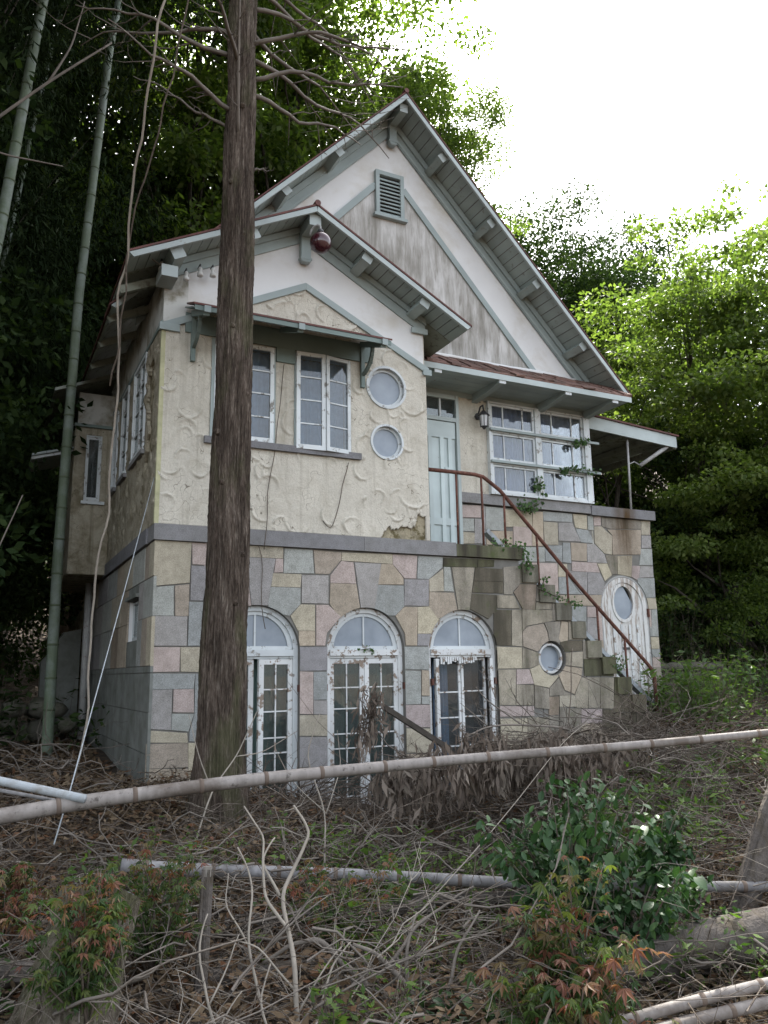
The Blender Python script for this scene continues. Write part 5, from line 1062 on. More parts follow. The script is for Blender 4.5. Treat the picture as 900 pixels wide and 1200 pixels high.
# ================================================================ the big cedar in front
def bark_column(name, path, radf, parent, mat, nseg=72, dz=.045, amp=.020, freq=15, seed=0, flare=0, wander=0):
    rs = np.random.RandomState(seed); P = np.array(path, float)
    seg = np.linalg.norm(np.diff(P, axis=0), axis=1); s_ = np.concatenate([[0], np.cumsum(seg)]); n = int(s_[-1]/dz)+1
    q = np.linspace(0, s_[-1], n); C = np.stack([np.interp(q, s_, P[:, i]) for i in range(3)], 1)
    T = np.gradient(C, axis=0); T = T/np.linalg.norm(T, axis=1, keepdims=True); ref = np.array([0, 1., 0]) if abs(T[0][2]) > .6 else np.array([0, 0, 1.])
    U = np.cross(T, ref); U /= np.linalg.norm(U, axis=1, keepdims=True); W = np.cross(T, U)
    a = np.linspace(0, 2*np.pi, nseg, endpoint=False)
    r = np.interp(q/s_[-1], *radf)[:, None]*np.ones(nseg)
    h = np.zeros((n, nseg))
    for k in range(26):
        f = rs.randint(5, freq*2); ph = rs.uniform(0, 6.28); dr = rs.uniform(-.5, .5); wz = rs.uniform(.4, 2.2)
        h += np.abs(np.sin(f*.5*a[None, :]+ph+(dr+wander*dr)*np.sin(q[:, None]*wz*(1+wander)+ph)*2))*rs.uniform(.3, 1)*(1 if not wander else np.clip(.6+.8*np.sin(q[:, None]*rs.uniform(2, 7)+a[None, :]*rs.randint(1, 5)+ph), 0, 1.3))
    h = (h-h.mean())/h.std(); 
    r = r+amp*.45*np.clip(h, -2, 1.2)+amp*.25*rs.normal(size=(n, nseg))*.4
    if flare: r = r*(1+flare*np.exp(-q/.35)[:, None]*(1+.35*np.sin(a*5+1))[None, :])
    V = C[:, None, :]+(U[:, None, :]*np.cos(a)[None, :, None]+W[:, None, :]*np.sin(a)[None, :, None])*r[:, :, None]
    idx = np.arange(n*nseg).reshape(n, nseg); nxt = np.roll(idx, -1, 1)
    F = np.stack([idx[:-1], nxt[:-1], nxt[1:], idx[1:]], -1).reshape(-1, 4)
    return np_mesh(name, V.reshape(-1, 3), F, mat, org=tuple(P[0]), parent=parent, smooth=True)
cedar = thing('cedar_tree', (.36, -1.2, .75), 'big straight cedar trunk with stringy bark and bare dead branches in front of the house', 'tree')
bark_column('trunk', [(.345, -1.2, .55), (.352, -1.2, 1.2), (.385, -1.2, 3), (.405, -1.2, 5.4), (.415, -1.2, 8.2), (.42, -1.2, 12.5)], ([0, .05, .2, .42, .65, 1], [.22, .195, .168, .146, .125, .085]), cedar, M_['bark'], flare=.16, seed=3, nseg=150, dz=.03, freq=30, wander=1.2, amp=.018)
rs = random.Random(5)
def cedar_branch(z, az, L, rise, sag, r=.022, subs=7, seedling=False):
    m = MB(); p0 = Vector((.40, -1.2, z)); d = Vector((math.cos(az), math.sin(az), 0)); sd = Vector((-d.y, d.x, 0)); pts = []; n = 12; wob = rs.uniform(-.3, .3)
    for i in range(n+1):
        t = i/n; pts.append(p0+d*(.1+L*t)+sd*wob*L*t*t*.5+Vector((0, 0, rise*L*t-sag*L*t*t+(.22*L*max(0, t-.6)**1.5 if sag > .2 else 0)+rs.uniform(-.02, .02)+.06*math.sin(i*.8+az*5)*L*.5)))
    m.tube(pts, [r*(1-.8*i/n) for i in range(n+1)], 6)
    for k in range(subs):
        i = rs.randint(2, n-1); s_ = pts[i]; L2 = L*rs.uniform(.12, .42); a2 = rs.choice([-1, 1])*rs.uniform(.4, 1.1); dd = (d*math.cos(a2)+sd*math.sin(a2)); q = []
        dz = rs.uniform(-.5, .35)
        for j in range(6):
            u = j/5; q.append(s_+dd*L2*u+Vector((0, 0, dz*L2*u+.3*L2*u*u*(1 if dz < 0 else -.4)+rs.uniform(-.015, .015))))
        m.tube(q, [r*.38*(1-.75*j/5)*(1-.5*i/n) for j in range(6)], 5)
        if rs.random() < .7:
            s3 = q[3]; q3 = [s3+Vector((rs.uniform(-1, 1), rs.uniform(-1, 1), rs.uniform(-.7, .6))).normalized()*L2*.35*u for u in (0, .5, 1)]; m.tube(q3, [r*.16, r*.12, r*.06], 4)
    m.build('branch', M_['branch'], cedar, True)
for z, az, L, rise, sag in [(7.15, .15, 1.3, .02, -.05), (7.35, -.2, 1.5, .30, .30), (7.55, .2, 1.9, .0, .02), (7.75, -.4, 1.6, .2, .2), (7.9, .5, 1.9, .1, .05), (8.1, .05, 1.7, .2, .15), (8.4, .3, 1.9, .0, .05),
                            (6.75, 2.75, .9, .75, .1), (6.95, 3.4, 1.2, .25, .1), (7.5, 3.0, 1.4, .4, .1), (7.8, 2.6, 1.6, .25, .1), (8.2, 3.3, 1.8, .0, .05), (7.4, 4.2, 1.1, .3, .3), (6.65, -1.9, .8, 1.5, -.3), (6.4, .2, .22, .3, 0), (8.7, .4, 1.9, -.05, .05)]:
    cedar_branch(z, az, L, rise, sag, .024 if L > 1 else .016)
for kz, ka in [(1.9, 4.3), (2.7, 5.2), (3.3, 4.0), (4.1, 5.4), (4.7, 4.4), (5.6, 5.0), (6.1, 4.1), (6.9, 4.8), (3.75, 3.6), (2.3, 4.8)]:
    d = Vector((math.cos(ka), math.sin(ka), .25)); rr = float(np.interp(kz, [.5, 3, 5.4, 8], [.19, .165, .145, .125])); c0 = Vector((.385, -1.2, kz)); m = MB()
    m.tube([c0+d*(rr-.03), c0+d*(rr+.004), c0+d*(rr+.016), c0+d*(rr+.02)], [.034, .026, .014, .007], 9); m.build('knot', M_['bark'], cedar, True)
m = MB(); m.tube([(.70, -1.35, 6.6), (.95, -1.2, 6.3), (1.2, -.9, 6.22), (1.55, -.3, 6.9), (2.0, .1, 7.6)], .007, 5)

# ================================================================ bamboo culms at the left
def culm(lab, pts, r0, r1, step=.30, mat='bam_green', grp=None, name='bamboo_culm', cat='bamboo', node='bam_node_g'):
    pts = [Vector(p) for p in pts]; L = sum((pts[i+1]-pts[i]).length for i in range(len(pts)-1))
    t = thing(name, pts[0], lab, cat, grp)
    def at_(s_):
        for i in range(len(pts)-1):
            l_ = (pts[i+1]-pts[i]).length
            if s_ <= l_ or i == len(pts)-2: return pts[i].lerp(pts[i+1], s_/l_)
            s_ -= l_
    n = max(2, int(L/.12)); P = []; Rr = []
    for i in range(n+1): s_ = L*i/n; P.append(at_(s_)); Rr.append(r0+(r1-r0)*i/n)
    # smooth the polyline
    for _ in range(6): P = [P[0]]+[(P[i-1]+P[i]*2+P[i+1])/4 for i in range(1, len(P)-1)]+[P[-1]]
    m = MB(); m.tube(P, Rr, 14); m.build('culm', M_[mat], t, True)
    s_ = step*.4; 
    while s_ < L-.05:
        f = s_/L*n; i = int(f); c = P[i].lerp(P[min(n, i+1)], f-i); d = (P[min(n, i+1)]-P[i]).normalized(); r = r0+(r1-r0)*s_/L
        m = MB(); m.tube([c-d*.012, c-d*.004, c+d*.004, c+d*.012], [r*1.01, r*1.13, r*1.13, r*1.01], 14, False); m.build('node', M_[node], t, True)
        s_ += step*random.uniform(.85, 1.15)
    return t
culm('tall green bamboo culm nearest the side bay of the house', [(-.64, 2.5, .85), (-.655, 2.5, 3.2), (-.60, 2.5, 6.6), (-.40, 2.5, 10.3), (-.1, 2.5, 13)], .064, .048, .42)
culm('bluish green bamboo culm leaning in the upper left corner', [(-2.2, 1.0, 1.0), (-1.85, 1.0, 3.6), (-1.55, 1.0, 6.35), (-1.31, 1.0, 9.3), (-1.0, 1.0, 12)], .062, .050, .40)
culm('thin shadowed bamboo culm far back at the left', [(-1.95, 5.2, 1.4), (-1.75, 5.2, 6.0), (-1.2, 5.2, 11), (-.8, 5.2, 14)], .055, .04, .45)

# poles and logs lying in the foreground
culm('long dry pinkish bamboo pole lying across the whole foreground', [(-1.9, -3.24, 1.05), (-.92, -3.10, 1.13), (.01, -3.19, 1.19), (1.37, -3.39, 1.24), (2.44, -3.73, 1.285), (3.5, -4.14, 1.36)], .042, .022, .36, 'bam_dry', None, 'bamboo_pole', 'pole', 'bam_node')
culm('grey bamboo pole lying lower, below the long pink pole', [(-.66, -2.95, .765), (-.39, -2.96, .715), (.63, -3.22, .62), (1.6, -3.70, .545), (2.74, -4.38, .535), (3.2, -4.6, .54)], .036, .027, .33, 'bam_grey', None, 'bamboo_pole', 'pole', 'bam_node')
m = MB(); m.tube([(-1.75, -2.6, 1.36), (-1.45, -2.85, 1.285), (-.89, -3.18, 1.155)], .022, 14); label(m.build('white_pipe', M_['whitepipe'], None, True), 'short white plastic pipe leaning on the left end of the pink bamboo pole', 'pipe')
m = MB(); m.tube([(-1.75, -2.7, 1.25), (-1.3, -2.9, 1.2), (-.98, -3.05, 1.13)], .010, 8); label(m.build('thin_pole', M_['bam_grey'], None, True), 'thin pale stick under the white pipe at the left edge', 'stick')
culm('upper of two pale bamboo poles in the bottom right corner', [(.70, -4.86, .31), (1.30, -5.0, .40), (2.2, -5.26, .50)], .024, .022, .3, 'bam_dry', None, 'bamboo_pole', 'pole', 'bam_node')
culm('lower of two pale bamboo poles in the bottom right corner', [(.80, -4.94, .29), (1.35, -5.05, .355), (2.2, -5.30, .44)], .026, .024, .3, 'bam_dry', None, 'bamboo_pole', 'pole', 'bam_node')
def log(lab, p, q, r, r2=None, mat='log', name='fallen_log', seed=1, cut=True, grp=None):
    t = thing(name, p, lab, 'log', grp); p = Vector(p); q = Vector(q); mid = p.lerp(q, .5)+Vector((0, 0, r*.3))
    bark_column('bark', [p, mid, q], ([0, 1], [r, r2 or r*.85]), t, M_[mat], nseg=40, dz=.03, amp=.012, freq=9, seed=seed)
    for c, rr, dd in ((p, r, (p-mid).normalized()), (q, r2 or r*.85, (q-mid).normalized())):
        m = MB(); m.tube([c-dd*.03, c+dd*.012], [rr*.96, rr*.93], 20); m.build('cut_end', M_['cut'], t)
    return t
log('thick grey fallen trunk lying across the bottom right', (.62, -4.12, .17), (2.9, -4.95, .55), .115, .11, seed=2)
log('short standing grey trunk at the right edge of the picture', (2.55, -4.22, .35), (2.92, -4.32, 1.12), .075, .06, seed=3, name='grey_trunk')
for i, (a, b, r, lb) in enumerate([((-.45, -3.75, .40), (1.15, -3.95, .30), .045, 'weathered thin log in the lower middle among dead leaves'), ((-.2, -3.35, .50), (.95, -3.5, .47), .035, 'pale short log just under the grey bamboo pole'),
                         ((.0, -4.05, .33), (.9, -4.2, .26), .07, 'thick mossy log at the bottom centre'), ((-1.9, -3.7, .62), (-.95, -3.9, .56), .05, 'grey log behind the leaning stump at the left edge'), ((.9, -3.3, .45), (2.2, -3.9, .47), .03, 'thin log under the dead leaf heap at the right'), ((-2.0, -3.4, .80), (-1.25, -3.5, .78), .035, 'upper pale log at the left edge')]):
    log(lb, a, b, r, None, seed=10+i)
def m_stumpbark():
    a = N('stringy_stump_bark'); v = a.pos(30, 30, 4); n1 = a.noise(v, 1, 8, .7, .5); n3 = a.noise(a.pos(), 5, 6, .7)
    cc = a.ramp(n1, [(.34, (.035, .028, .021)), (.47, (.10, .085, .064)), (.6, (.17, .15, .12))])
    cc = a.mix(cc, (.07, .075, .035), a.math('MULTIPLY', a.ramp(n3, [(.48, (0, 0, 0)), (.62, (1, 1, 1))]), .6))
    a.pbr(cc, .92, a.bump(a.math('ADD', n1, n3), 1, .03), .1); return a.m
# leaning stump at the lower left
st = thing('tree_stump', (-1.06, -4.35, .25), 'leaning sawn tree stump with grey top at the lower left', 'stump')
bark_column('bark', [(-1.13, -4.42, .0), (-1.07, -4.28, .45), (-.92, -4.08, .90)], ([0, .35, .8, 1], [.27, .20, .15, .155]), st, m_stumpbark(), nseg=160, dz=.012, amp=.012, freq=22, seed=8, wander=.8, flare=.2)
m = MB(); d = Vector((.15, .20, .45)).normalized(); c = Vector((-.92, -4.08, .90)); m.tube([c-d*.02, c+d*.004, c+d*.010], [.148, .146, .10], 30); m.build('sawn_top', m_plain('sawn_grey_wood', (.17, .165, .17), .85, var=.3, scale=12), st)
log('thin upright broken post right of the leaning stump', (-.47, -3.95, .30), (-.43, -3.88, .90), .027, .022, seed=30, name='broken_post')

# ================================================================ brush, twigs and leaf litter
def np_tubes(paths, radii, nseg=4):
    """many thin tubes at once: paths (n,k,3), radii (n,)"""
    P = np.asarray(paths); n, k, _ = P.shape; T = np.gradient(P, axis=1); T /= np.linalg.norm(T, axis=2, keepdims=True)+1e-9
    ref = np.where(np.abs(T[..., 2:3]) < .9, np.array([0, 0, 1.]), np.array([1., 0, 0])); U = np.cross(T, ref); U /= np.linalg.norm(U, axis=2, keepdims=True)+1e-9; W = np.cross(T, U)
    a = np.linspace(0, 2*np.pi, nseg, endpoint=False); taper = np.linspace(1, .35, k)[None, :]*np.asarray(radii)[:, None]
    V = P[:, :, None, :]+(U[:, :, None, :]*np.cos(a)[None, None, :, None]+W[:, :, None, :]*np.sin(a)[None, None, :, None])*taper[:, :, None, None]
    idx = np.arange(n*k*nseg).reshape(n, k, nseg); nx_ = np.roll(idx, -1, 2)
    F = np.stack([idx[:, :-1], nx_[:, :-1], nx_[:, 1:], idx[:, 1:]], -1).reshape(-1, 4)
    return V.reshape(-1, 3), F
def twig_cloud(name, mat, n, box, lift, L, rad, seed, lab=None, cat=None, updir=.25, bend=.35, segs=6, xbias=None, pile=None, forks=2):
    rs = np.random.RandomState(seed); x = rs.uniform(box[0], box[1], n); y = rs.uniform(box[2], box[3], n)
    z = gh(x, y)+rs.uniform(0, 1, n)**1.6*(lift if pile is None else pile(x, y))
    az = rs.uniform(0, 2*np.pi, n) if xbias is None else rs.normal(0, xbias, n)+np.where(rs.rand(n) < .5, 0, np.pi)
    d = np.stack([np.cos(az), np.sin(az), rs.normal(0, updir, n)], 1); d = unit(d); Ls = L*rs.uniform(.35, 1.3, n)
    k = segs; t = np.linspace(0, 1, k); b = rs.normal(size=(n, 3))*bend*np.array([1, 1, .7]); b2 = rs.normal(size=(n, 3))*bend*.5
    P = np.stack([x, y, z], 1)[:, None, :]+d[:, None, :]*(t[None, :, None]*Ls[:, None, None])+b[:, None, :]*(t**2)[None, :, None]*Ls[:, None, None]+b2[:, None, :]*np.sin(t*6)[None, :, None]*Ls[:, None, None]*.3
    P += rs.normal(size=P.shape)*.008
    ks = [P]; rad_ = rad*(.35+np.minimum(rs.exponential(.55, n), 1.5)); rr_ = [rad_]
    for _ in range(forks):
        m_ = rs.rand(n) < .75; src = P[m_]; nn = len(src); at_ = rs.randint(1, k-1, nn); b0 = src[np.arange(nn), at_]; dd = unit(src[np.arange(nn), at_+1]-b0+rs.normal(size=(nn, 3))*.022*np.array([1, 1, .8])*L/.5*1.4); l2 = Ls[m_]*rs.uniform(.2, .5, nn)
        c2 = b0[:, None, :]+dd[:, None, :]*(t[None, :, None]*l2[:, None, None])+rs.normal(size=(nn, 3))[:, None, :]*(t**2)[None, :, None]*l2[:, None, None]*.25+rs.normal(size=(nn, k, 3))*.005*np.minimum(1, t*5)[None, :, None]
        ks.append(c2); rr_.append(rad_[m_]*.6)
    P = np.concatenate(ks); rad_ = np.concatenate(rr_)
    g = gh(P[..., 0], P[..., 1])+.004; P[..., 2] = np.maximum(P[..., 2], g)
    V, F = np_tubes(P, rad_, 3 if len(P) > 4000 else 4); o = np_mesh(name, V, F, mat)
    label(o, lab, cat, None, 'stuff'); return o
def litter(name, mat, n, box, size, seed, lab, cat, lift=.03, asp=.45, up=1.2, droop=0, pile=None, dens=None):
    rs = np.random.RandomState(seed); x = rs.uniform(box[0], box[1], n); y = rs.uniform(box[2], box[3], n)
    if dens is not None: k_ = rs.rand(n) < dens(x, y); x = x[k_]; y = y[k_]; n = len(x)
    z = gh(x, y)+rs.uniform(0, 1, n)**1.5*(lift if pile is None else pile(x, y))
    D = unit(np.stack([rs.normal(size=n), rs.normal(size=n), rs.normal(0, .35, n)-droop], 1)); Nn = unit(rs.normal(size=(n, 3))*.6+np.array([0, 0, up])); L = size*rs.uniform(.5, 1.5, n)
    V, F = leaf_quads(np.stack([x, y, z], 1), D, Nn, L, L*asp); o = np_mesh(name, V, F, mat); label(o, lab, cat, None, 'stuff'); return o
def heap(cx, cy, rx, ry, h): return lambda x, y: h*np.exp(-((x-cx)/rx)**2-((y-cy)/ry)**2)
def pile_all(x, y):
    return .20-.12*np.exp(-((x-1.7)/1.0)**2-((y+1.6)/1.3)**2)+.40*np.exp(-((x-3.1)/1.2)**2-((y+2.2)/.9)**2)+.22*np.exp(-((x-.6)/1.0)**2-((y+2.3)/.8)**2)+.30*np.exp(-((x-4.3)/1.6)**2-((y+1.8)/1.0)**2)+.15*np.exp(-((x-1.)/1.4)**2-((y+3.9)/.5)**2)
litter('leaf_litter', L_['dead'], 105000, (-3.0, 6.5, -5.6, -.1), .055, 1, 'brown fallen leaves covering the ground in front of the house', 'leaf litter', pile=lambda x, y: .02+.45*pile_all(x, y), dens=lambda x, y: ((y < -.05) | (x < -.1)))
litter('leaf_litter', L_['dead'], 22000, (-5, -.1, -1, 7), .07, 2, 'shadowed leaf litter on the bank left of the house', 'leaf litter', lift=.06)
litter('leaf_litter', L_['dead'], 16000, (6.3, 14, -5, 5), .08, 3, 'leaf litter on the slope right of the house', 'leaf litter', lift=.05)
twig_cloud('twig_litter', M_['twig'], 4600, (-2.6, 5.5, -5.4, -.3), .3, .5, .0038, 4, 'tangle of thin dry twigs spread over the foreground', 'twigs', pile=pile_all)
twig_cloud('brush_pile', M_['twig'], 2300, (.7, 5.4, -3.0, -.35), .5, .75, .0055, 5, 'heap of dry cut branches below the arched windows', 'brush', updir=.35, pile=lambda x, y: .10+.12*(x > 2.6)+.55*np.exp(-((x-3.6)/1.3)**2-((y+1.5)/1.0)**2))
twig_cloud('grey_twigs', M_['branch'], 1500, (-2.3, 4.5, -5.0, -2.0), .35, .60, .0042, 16, 'dense tangle of grey dead stems over the foreground', 'twigs', pile=lambda x, y: pile_all(x, y)+.06, updir=.35)
twig_cloud('pale_twigs', M_['twig_pale'], 620, (-2.2, 4.5, -5.0, -2.2), .35, .55, .0032, 6, 'scattered bleached twigs in the foreground', 'twigs', pile=pile_all)
twig_cloud('bank_twigs', M_['branch'], 260, (-3.5, -.3, -1.5, 5), .35, .7, .005, 8, 'thin dead branches on the dark bank at the left', 'twigs', updir=.4)
twig_cloud('right_slope_twigs', M_['twig'], 900, (5.2, 11, -3.5, 2.5), .35, .8, .005, 9, 'thin dry stems on the slope right of the stairs', 'twigs', updir=.45)
twig_cloud('arching_branches', M_['branch'], 190, (1.8, 5.0, -1.9, -.5), .5, 1.1, .0065, 14, 'arching purple-grey branches piled before the third arched window and the stair wall', 'branches', updir=.30, bend=.5, segs=9, pile=lambda x, y: .25+.45*np.exp(-((x-3.2)/1.5)**2))
def withered(name, cx, cy, cz, sx, sy, sz, n, lab, seed, size=.11):
    rs = np.random.RandomState(seed); nb = 38; B = np.stack([rs.uniform(-1, 1, nb)*sx+cx, rs.uniform(-1, 1, nb)*sy+cy, rs.uniform(-.1, 1, nb)*sz+cz], 1)
    k = rs.randint(0, nb, n); P = B[k]+rs.normal(size=(n, 3))*np.array([.045, .045, .05]); D = unit(rs.normal(size=(n, 3))*.32+np.array([0, 0, -1.])); Nn = unit(rs.normal(size=(n, 3))*np.array([1, 1, .2]))
    L = size*rs.uniform(.5, 1.4, n); V, F = leaf_quads(P, D, Nn, L, L*.24); t = thing(name, (cx, cy, cz-.2), lab, 'dead branch')
    o = np_mesh('withered_leaves', V, F, L_['hang'], org=(cx, cy, cz), parent=t); o['kind'] = 'stuff'
    n2 = 60; s_ = B[rs.randint(0, nb, n2)]; e = B[rs.randint(0, nb, n2)]; e = s_+(e-s_)*np.minimum(1, .5/np.linalg.norm(e-s_+1e-6, axis=1))[:, None]; tt = np.linspace(0, 1, 5)
    Pp = s_[:, None, :]*(1-tt)[None, :, None]+e[:, None, :]*tt[None, :, None]+rs.normal(size=(n2, 5, 3))*.012; Pp[..., 2] += .06
    V, F = np_tubes(Pp, np.full(n2, .0045)); o = np_mesh('twigs', V, F, M_['twig'], org=(cx, cy, cz), parent=t); o['kind'] = 'stuff'; return t
withered('withered_branch', 2.30, -2.35, .98, .62, .25, .28, 1500, 'large drooping mass of withered grey-brown leaves below the third arched window', 51)
withered('withered_branch', 3.1, -2.3, .95, .5, .25, .22, 900, 'drooping withered leaves in front of the foot of the stair wall', 52)
withered('withered_branch', 1.55, -2.2, .85, .3, .2, .25, 450, 'small cluster of withered leaves under the pink pole at the middle window', 53)
withered('withered_branch', 1.72, -1.1, 1.15, .10, .08, .45, 200, 'withered leaves dangling in front of the middle arched window', 54, .10)
m = MB(); m.beam((2.15, -.55, 1.42), (2.80, -.75, .98), .085, .03, (0, 0, 1)); m.beam((2.15, -.50, 1.44), (2.80, -.70, 1.0), .012, .06, (0, 0, 1)); label(m.build('broken_board', m_plain('rotten_dark_wood', (.07, .06, .05), var=.4, scale=14), None), 'broken dark board leaning in front of the middle arched window', 'board')
# hand-placed bleached branches
def dead_branch(lab, paths, r, mat='twig_pale', name='bare_branch'):
    t = thing(name, paths[0][0], lab, 'branch')
    for i, p in enumerate(paths):
        q = [Vector(p[0])]
        for a, b in zip(p[:-1], p[1:]):
            a, b = Vector(a), Vector(b); k = 5
            for j in range(1, k+1): q.append(a.lerp(b, j/k)+Vector((random.uniform(-1, 1), random.uniform(-1, 1), random.uniform(-1, 1)))*.006)
        for _ in range(2): q = [q[0]]+[(q[j-1]+q[j]*2+q[j+1])/4 for j in range(1, len(q)-1)]+[q[-1]]
        rr = r*(1 if i == 0 else .62 if i < 3 else .4); m = MB(); m.tube(q, [rr*(1-.6*j/len(q)) for j in range(len(q))], 7)
        m.build('stem' if i == 0 else 'side_twig', M_[mat], t, True)
    return t
dead_branch('forked bleached branch rising in the left foreground', [[(-.19, -4.41, .35), (-.17, -4.3, .62), (-.16, -4.1, .80), (-.05, -4.05, .95), (.0, -4.05, 1.04), (-.06, -4.0, 1.16)], [(-.17, -4.25, .70), (-.25, -4.15, .82), (-.24, -4.1, .95), (-.22, -4.05, 1.05), (-.3, -4.0, 1.18)], [(-.16, -4.1, .80), (-.22, -4.0, .93), (-.14, -3.95, 1.02)], [(-.18, -4.35, .5), (-.33, -4.3, .68), (-.42, -4.25, .70)], [(-.18, -4.38, .42), (-.06, -4.35, .55), (.05, -4.3, .62)]], .012)
dead_branch('thin pale forked twig right of the leaning stump', [[(-.52, -4.5, .38), (-.56, -4.45, .55), (-.60, -4.4, .72), (-.56, -4.38, .85)], [(-.56, -4.45, .55), (-.47, -4.4, .68), (-.43, -4.38, .76)], [(-.54, -4.48, .46), (-.44, -4.45, .58)], [(-.58, -4.42, .62), (-.68, -4.4, .68)]], .0065)
dead_branch('grey crooked branch arching at the bottom centre', [[(.22, -4.35, .22), (.20, -4.25, .42), (.10, -4.15, .52), (.02, -4.1, .60), (-.10, -4.05, .58), (-.2, -4.0, .50)], [(.20, -4.25, .42), (.36, -4.2, .50), (.50, -4.15, .60), (.70, -4.1, .66), (.85, -4.1, .72)], [(.36, -4.2, .50), (.42, -4.2, .38)]], .017, 'branch')
dead_branch('dark crooked branch across the foot of the third window', [[(4.3, -1.3, .95), (3.6, -1.5, 1.22), (3.0, -1.6, 1.28), (2.5, -1.8, 1.30), (2.1, -2.0, 1.22)], [(3.6, -1.5, 1.22), (3.3, -1.4, 1.05), (2.9, -1.5, .98)], [(3.0, -1.6, 1.28), (2.7, -1.5, 1.5), (2.6, -1.5, 1.62)], [(2.5, -1.8, 1.3), (2.3, -1.7, 1.5)]], .013, 'branch')
dead_branch('long thin tan stem crossing the right foreground', [[(.55, -3.9, .50), (1.4, -3.6, .92), (2.2, -3.2, 1.3), (2.7, -3.0, 1.45)]], .0035)
dead_branch('pale crooked branch on the dark left bank', [[(-1.9, .5, 1.6), (-1.6, .6, 2.2), (-1.35, .6, 2.9), (-1.15, .6, 3.5)], [(-1.6, .6, 2.2), (-1.65, .6, 2.9), (-1.55, .6, 3.4)]], .012, 'branch')
dead_branch('long bare bough slanting across the upper left', [[(-2.6, .4, 6.2), (-1.9, .4, 7.0), (-1.2, .4, 7.9), (-.6, .4, 8.6)], [(-1.9, .4, 7.0), (-1.5, .5, 7.0), (-1.0, .6, 7.1)], [(-1.2, .4, 7.9), (-1.0, .4, 8.4), (-.9, .4, 9.0)]], .022, 'branch')
dead_branch('tangled grey twigs beside the cedar foot', [[(-.1, -2.2, .6), (.05, -2.1, 1.0), (.25, -2.0, 1.2), (.4, -2.0, 1.5)], [(.05, -2.1, 1.0), (-.05, -2.1, 1.25), (-.12, -2.1, 1.5)], [(.25, -2.0, 1.2), (.45, -2.0, 1.22), (.7, -2.0, 1.35)]], .007)

dead_branch('bleached forked branch lying low at the bottom centre', [[(-.5, -4.6, .22), (-.3, -4.5, .34), (-.1, -4.4, .40), (.1, -4.35, .38), (.3, -4.3, .30)], [(-.3, -4.5, .34), (-.35, -4.4, .50), (-.28, -4.35, .62)], [(-.1, -4.4, .40), (.0, -4.3, .55), (.12, -4.25, .62)]], .010)
dead_branch('grey forked limb standing at the bottom centre right', [[(.42, -4.55, .05), (.40, -4.45, .28), (.34, -4.35, .42), (.22, -4.3, .56), (.12, -4.25, .60)], [(.40, -4.45, .28), (.52, -4.4, .42), (.60, -4.35, .55), (.75, -4.3, .66)], [(.34, -4.35, .42), (.36, -4.3, .56), (.44, -4.25, .68)]], .017, 'branch')
dead_branch('thin bleached stem left of the bleached branch', [[(-.30, -4.3, .42), (-.34, -4.2, .66), (-.28, -4.1, .86), (-.34, -4.05, 1.02)], [(-.34, -4.2, .66), (-.42, -4.15, .80), (-.40, -4.1, .92)]], .007)
dead_branch('bare grey shrub stems before the left arched window', [[(.55, -2.9, .55), (.6, -2.8, .9), (.5, -2.7, 1.25), (.6, -2.7, 1.5)], [(.6, -2.8, .9), (.75, -2.7, 1.15), (.72, -2.7, 1.4)], [(.6, -2.8, .9), (.4, -2.7, 1.1), (.3, -2.7, 1.3)]], .006)


# ================================================================ leafy plants of the foreground
def palmate(name, s=.05, lobes=5):
    v = [(0, 0, 0)]; f = []
    for k in range(lobes):
        a = math.pi/2+(k-(lobes-1)/2)*.72; L = s*(1, .92, .62)[abs(k-(lobes-1)//2)] if lobes == 5 else s
        d = (math.cos(a), math.sin(a)); n_ = (-d[1], d[0]); w_ = L*.15; i = len(v)
        v += [(d[0]*L*.45+n_[0]*w_, d[1]*L*.45+n_[1]*w_, -.004), (d[0]*L, d[1]*L, -.018*s/.05), (d[0]*L*.45-n_[0]*w_, d[1]*L*.45-n_[1]*w_, -.004)]; f.append((0, i+2, i+1, i))
        # serrated shoulder
    me = bpy.data.meshes.new(name); me.from_pydata(v, [], f); me.update(); return me
def oval(name, s=.06, w_=.5):
    v = []; n = 6
    for i in range(n+1):
        t = i/n; hw = s*w_*.5*math.sin(math.pi*min(1, t*.98+.02))**.8; z = -.25*s*t*t
        v += [(-hw, s*t, z+.12*hw), (0, s*t, z-.05*hw), (hw, s*t, z+.12*hw)]
    f = []
    for i in range(n): f += [(3*i, 3*i+1, 3*i+4, 3*i+3), (3*i+1, 3*i+2, 3*i+5, 3*i+4)]
    me = bpy.data.meshes.new(name); me.from_pydata(v, [], f); me.polygons.foreach_set('use_smooth', [True]*len(f)); me.update(); return me
LM = {}
for k_, fn, a_ in (('mapleg', palmate, {}), ('mapler', palmate, {}), ('camellia', oval, {'s': .062, 'w_': .55})):
    LM[k_] = fn(k_+'_leaf', **a_); LM[k_].materials.append(L_[k_])
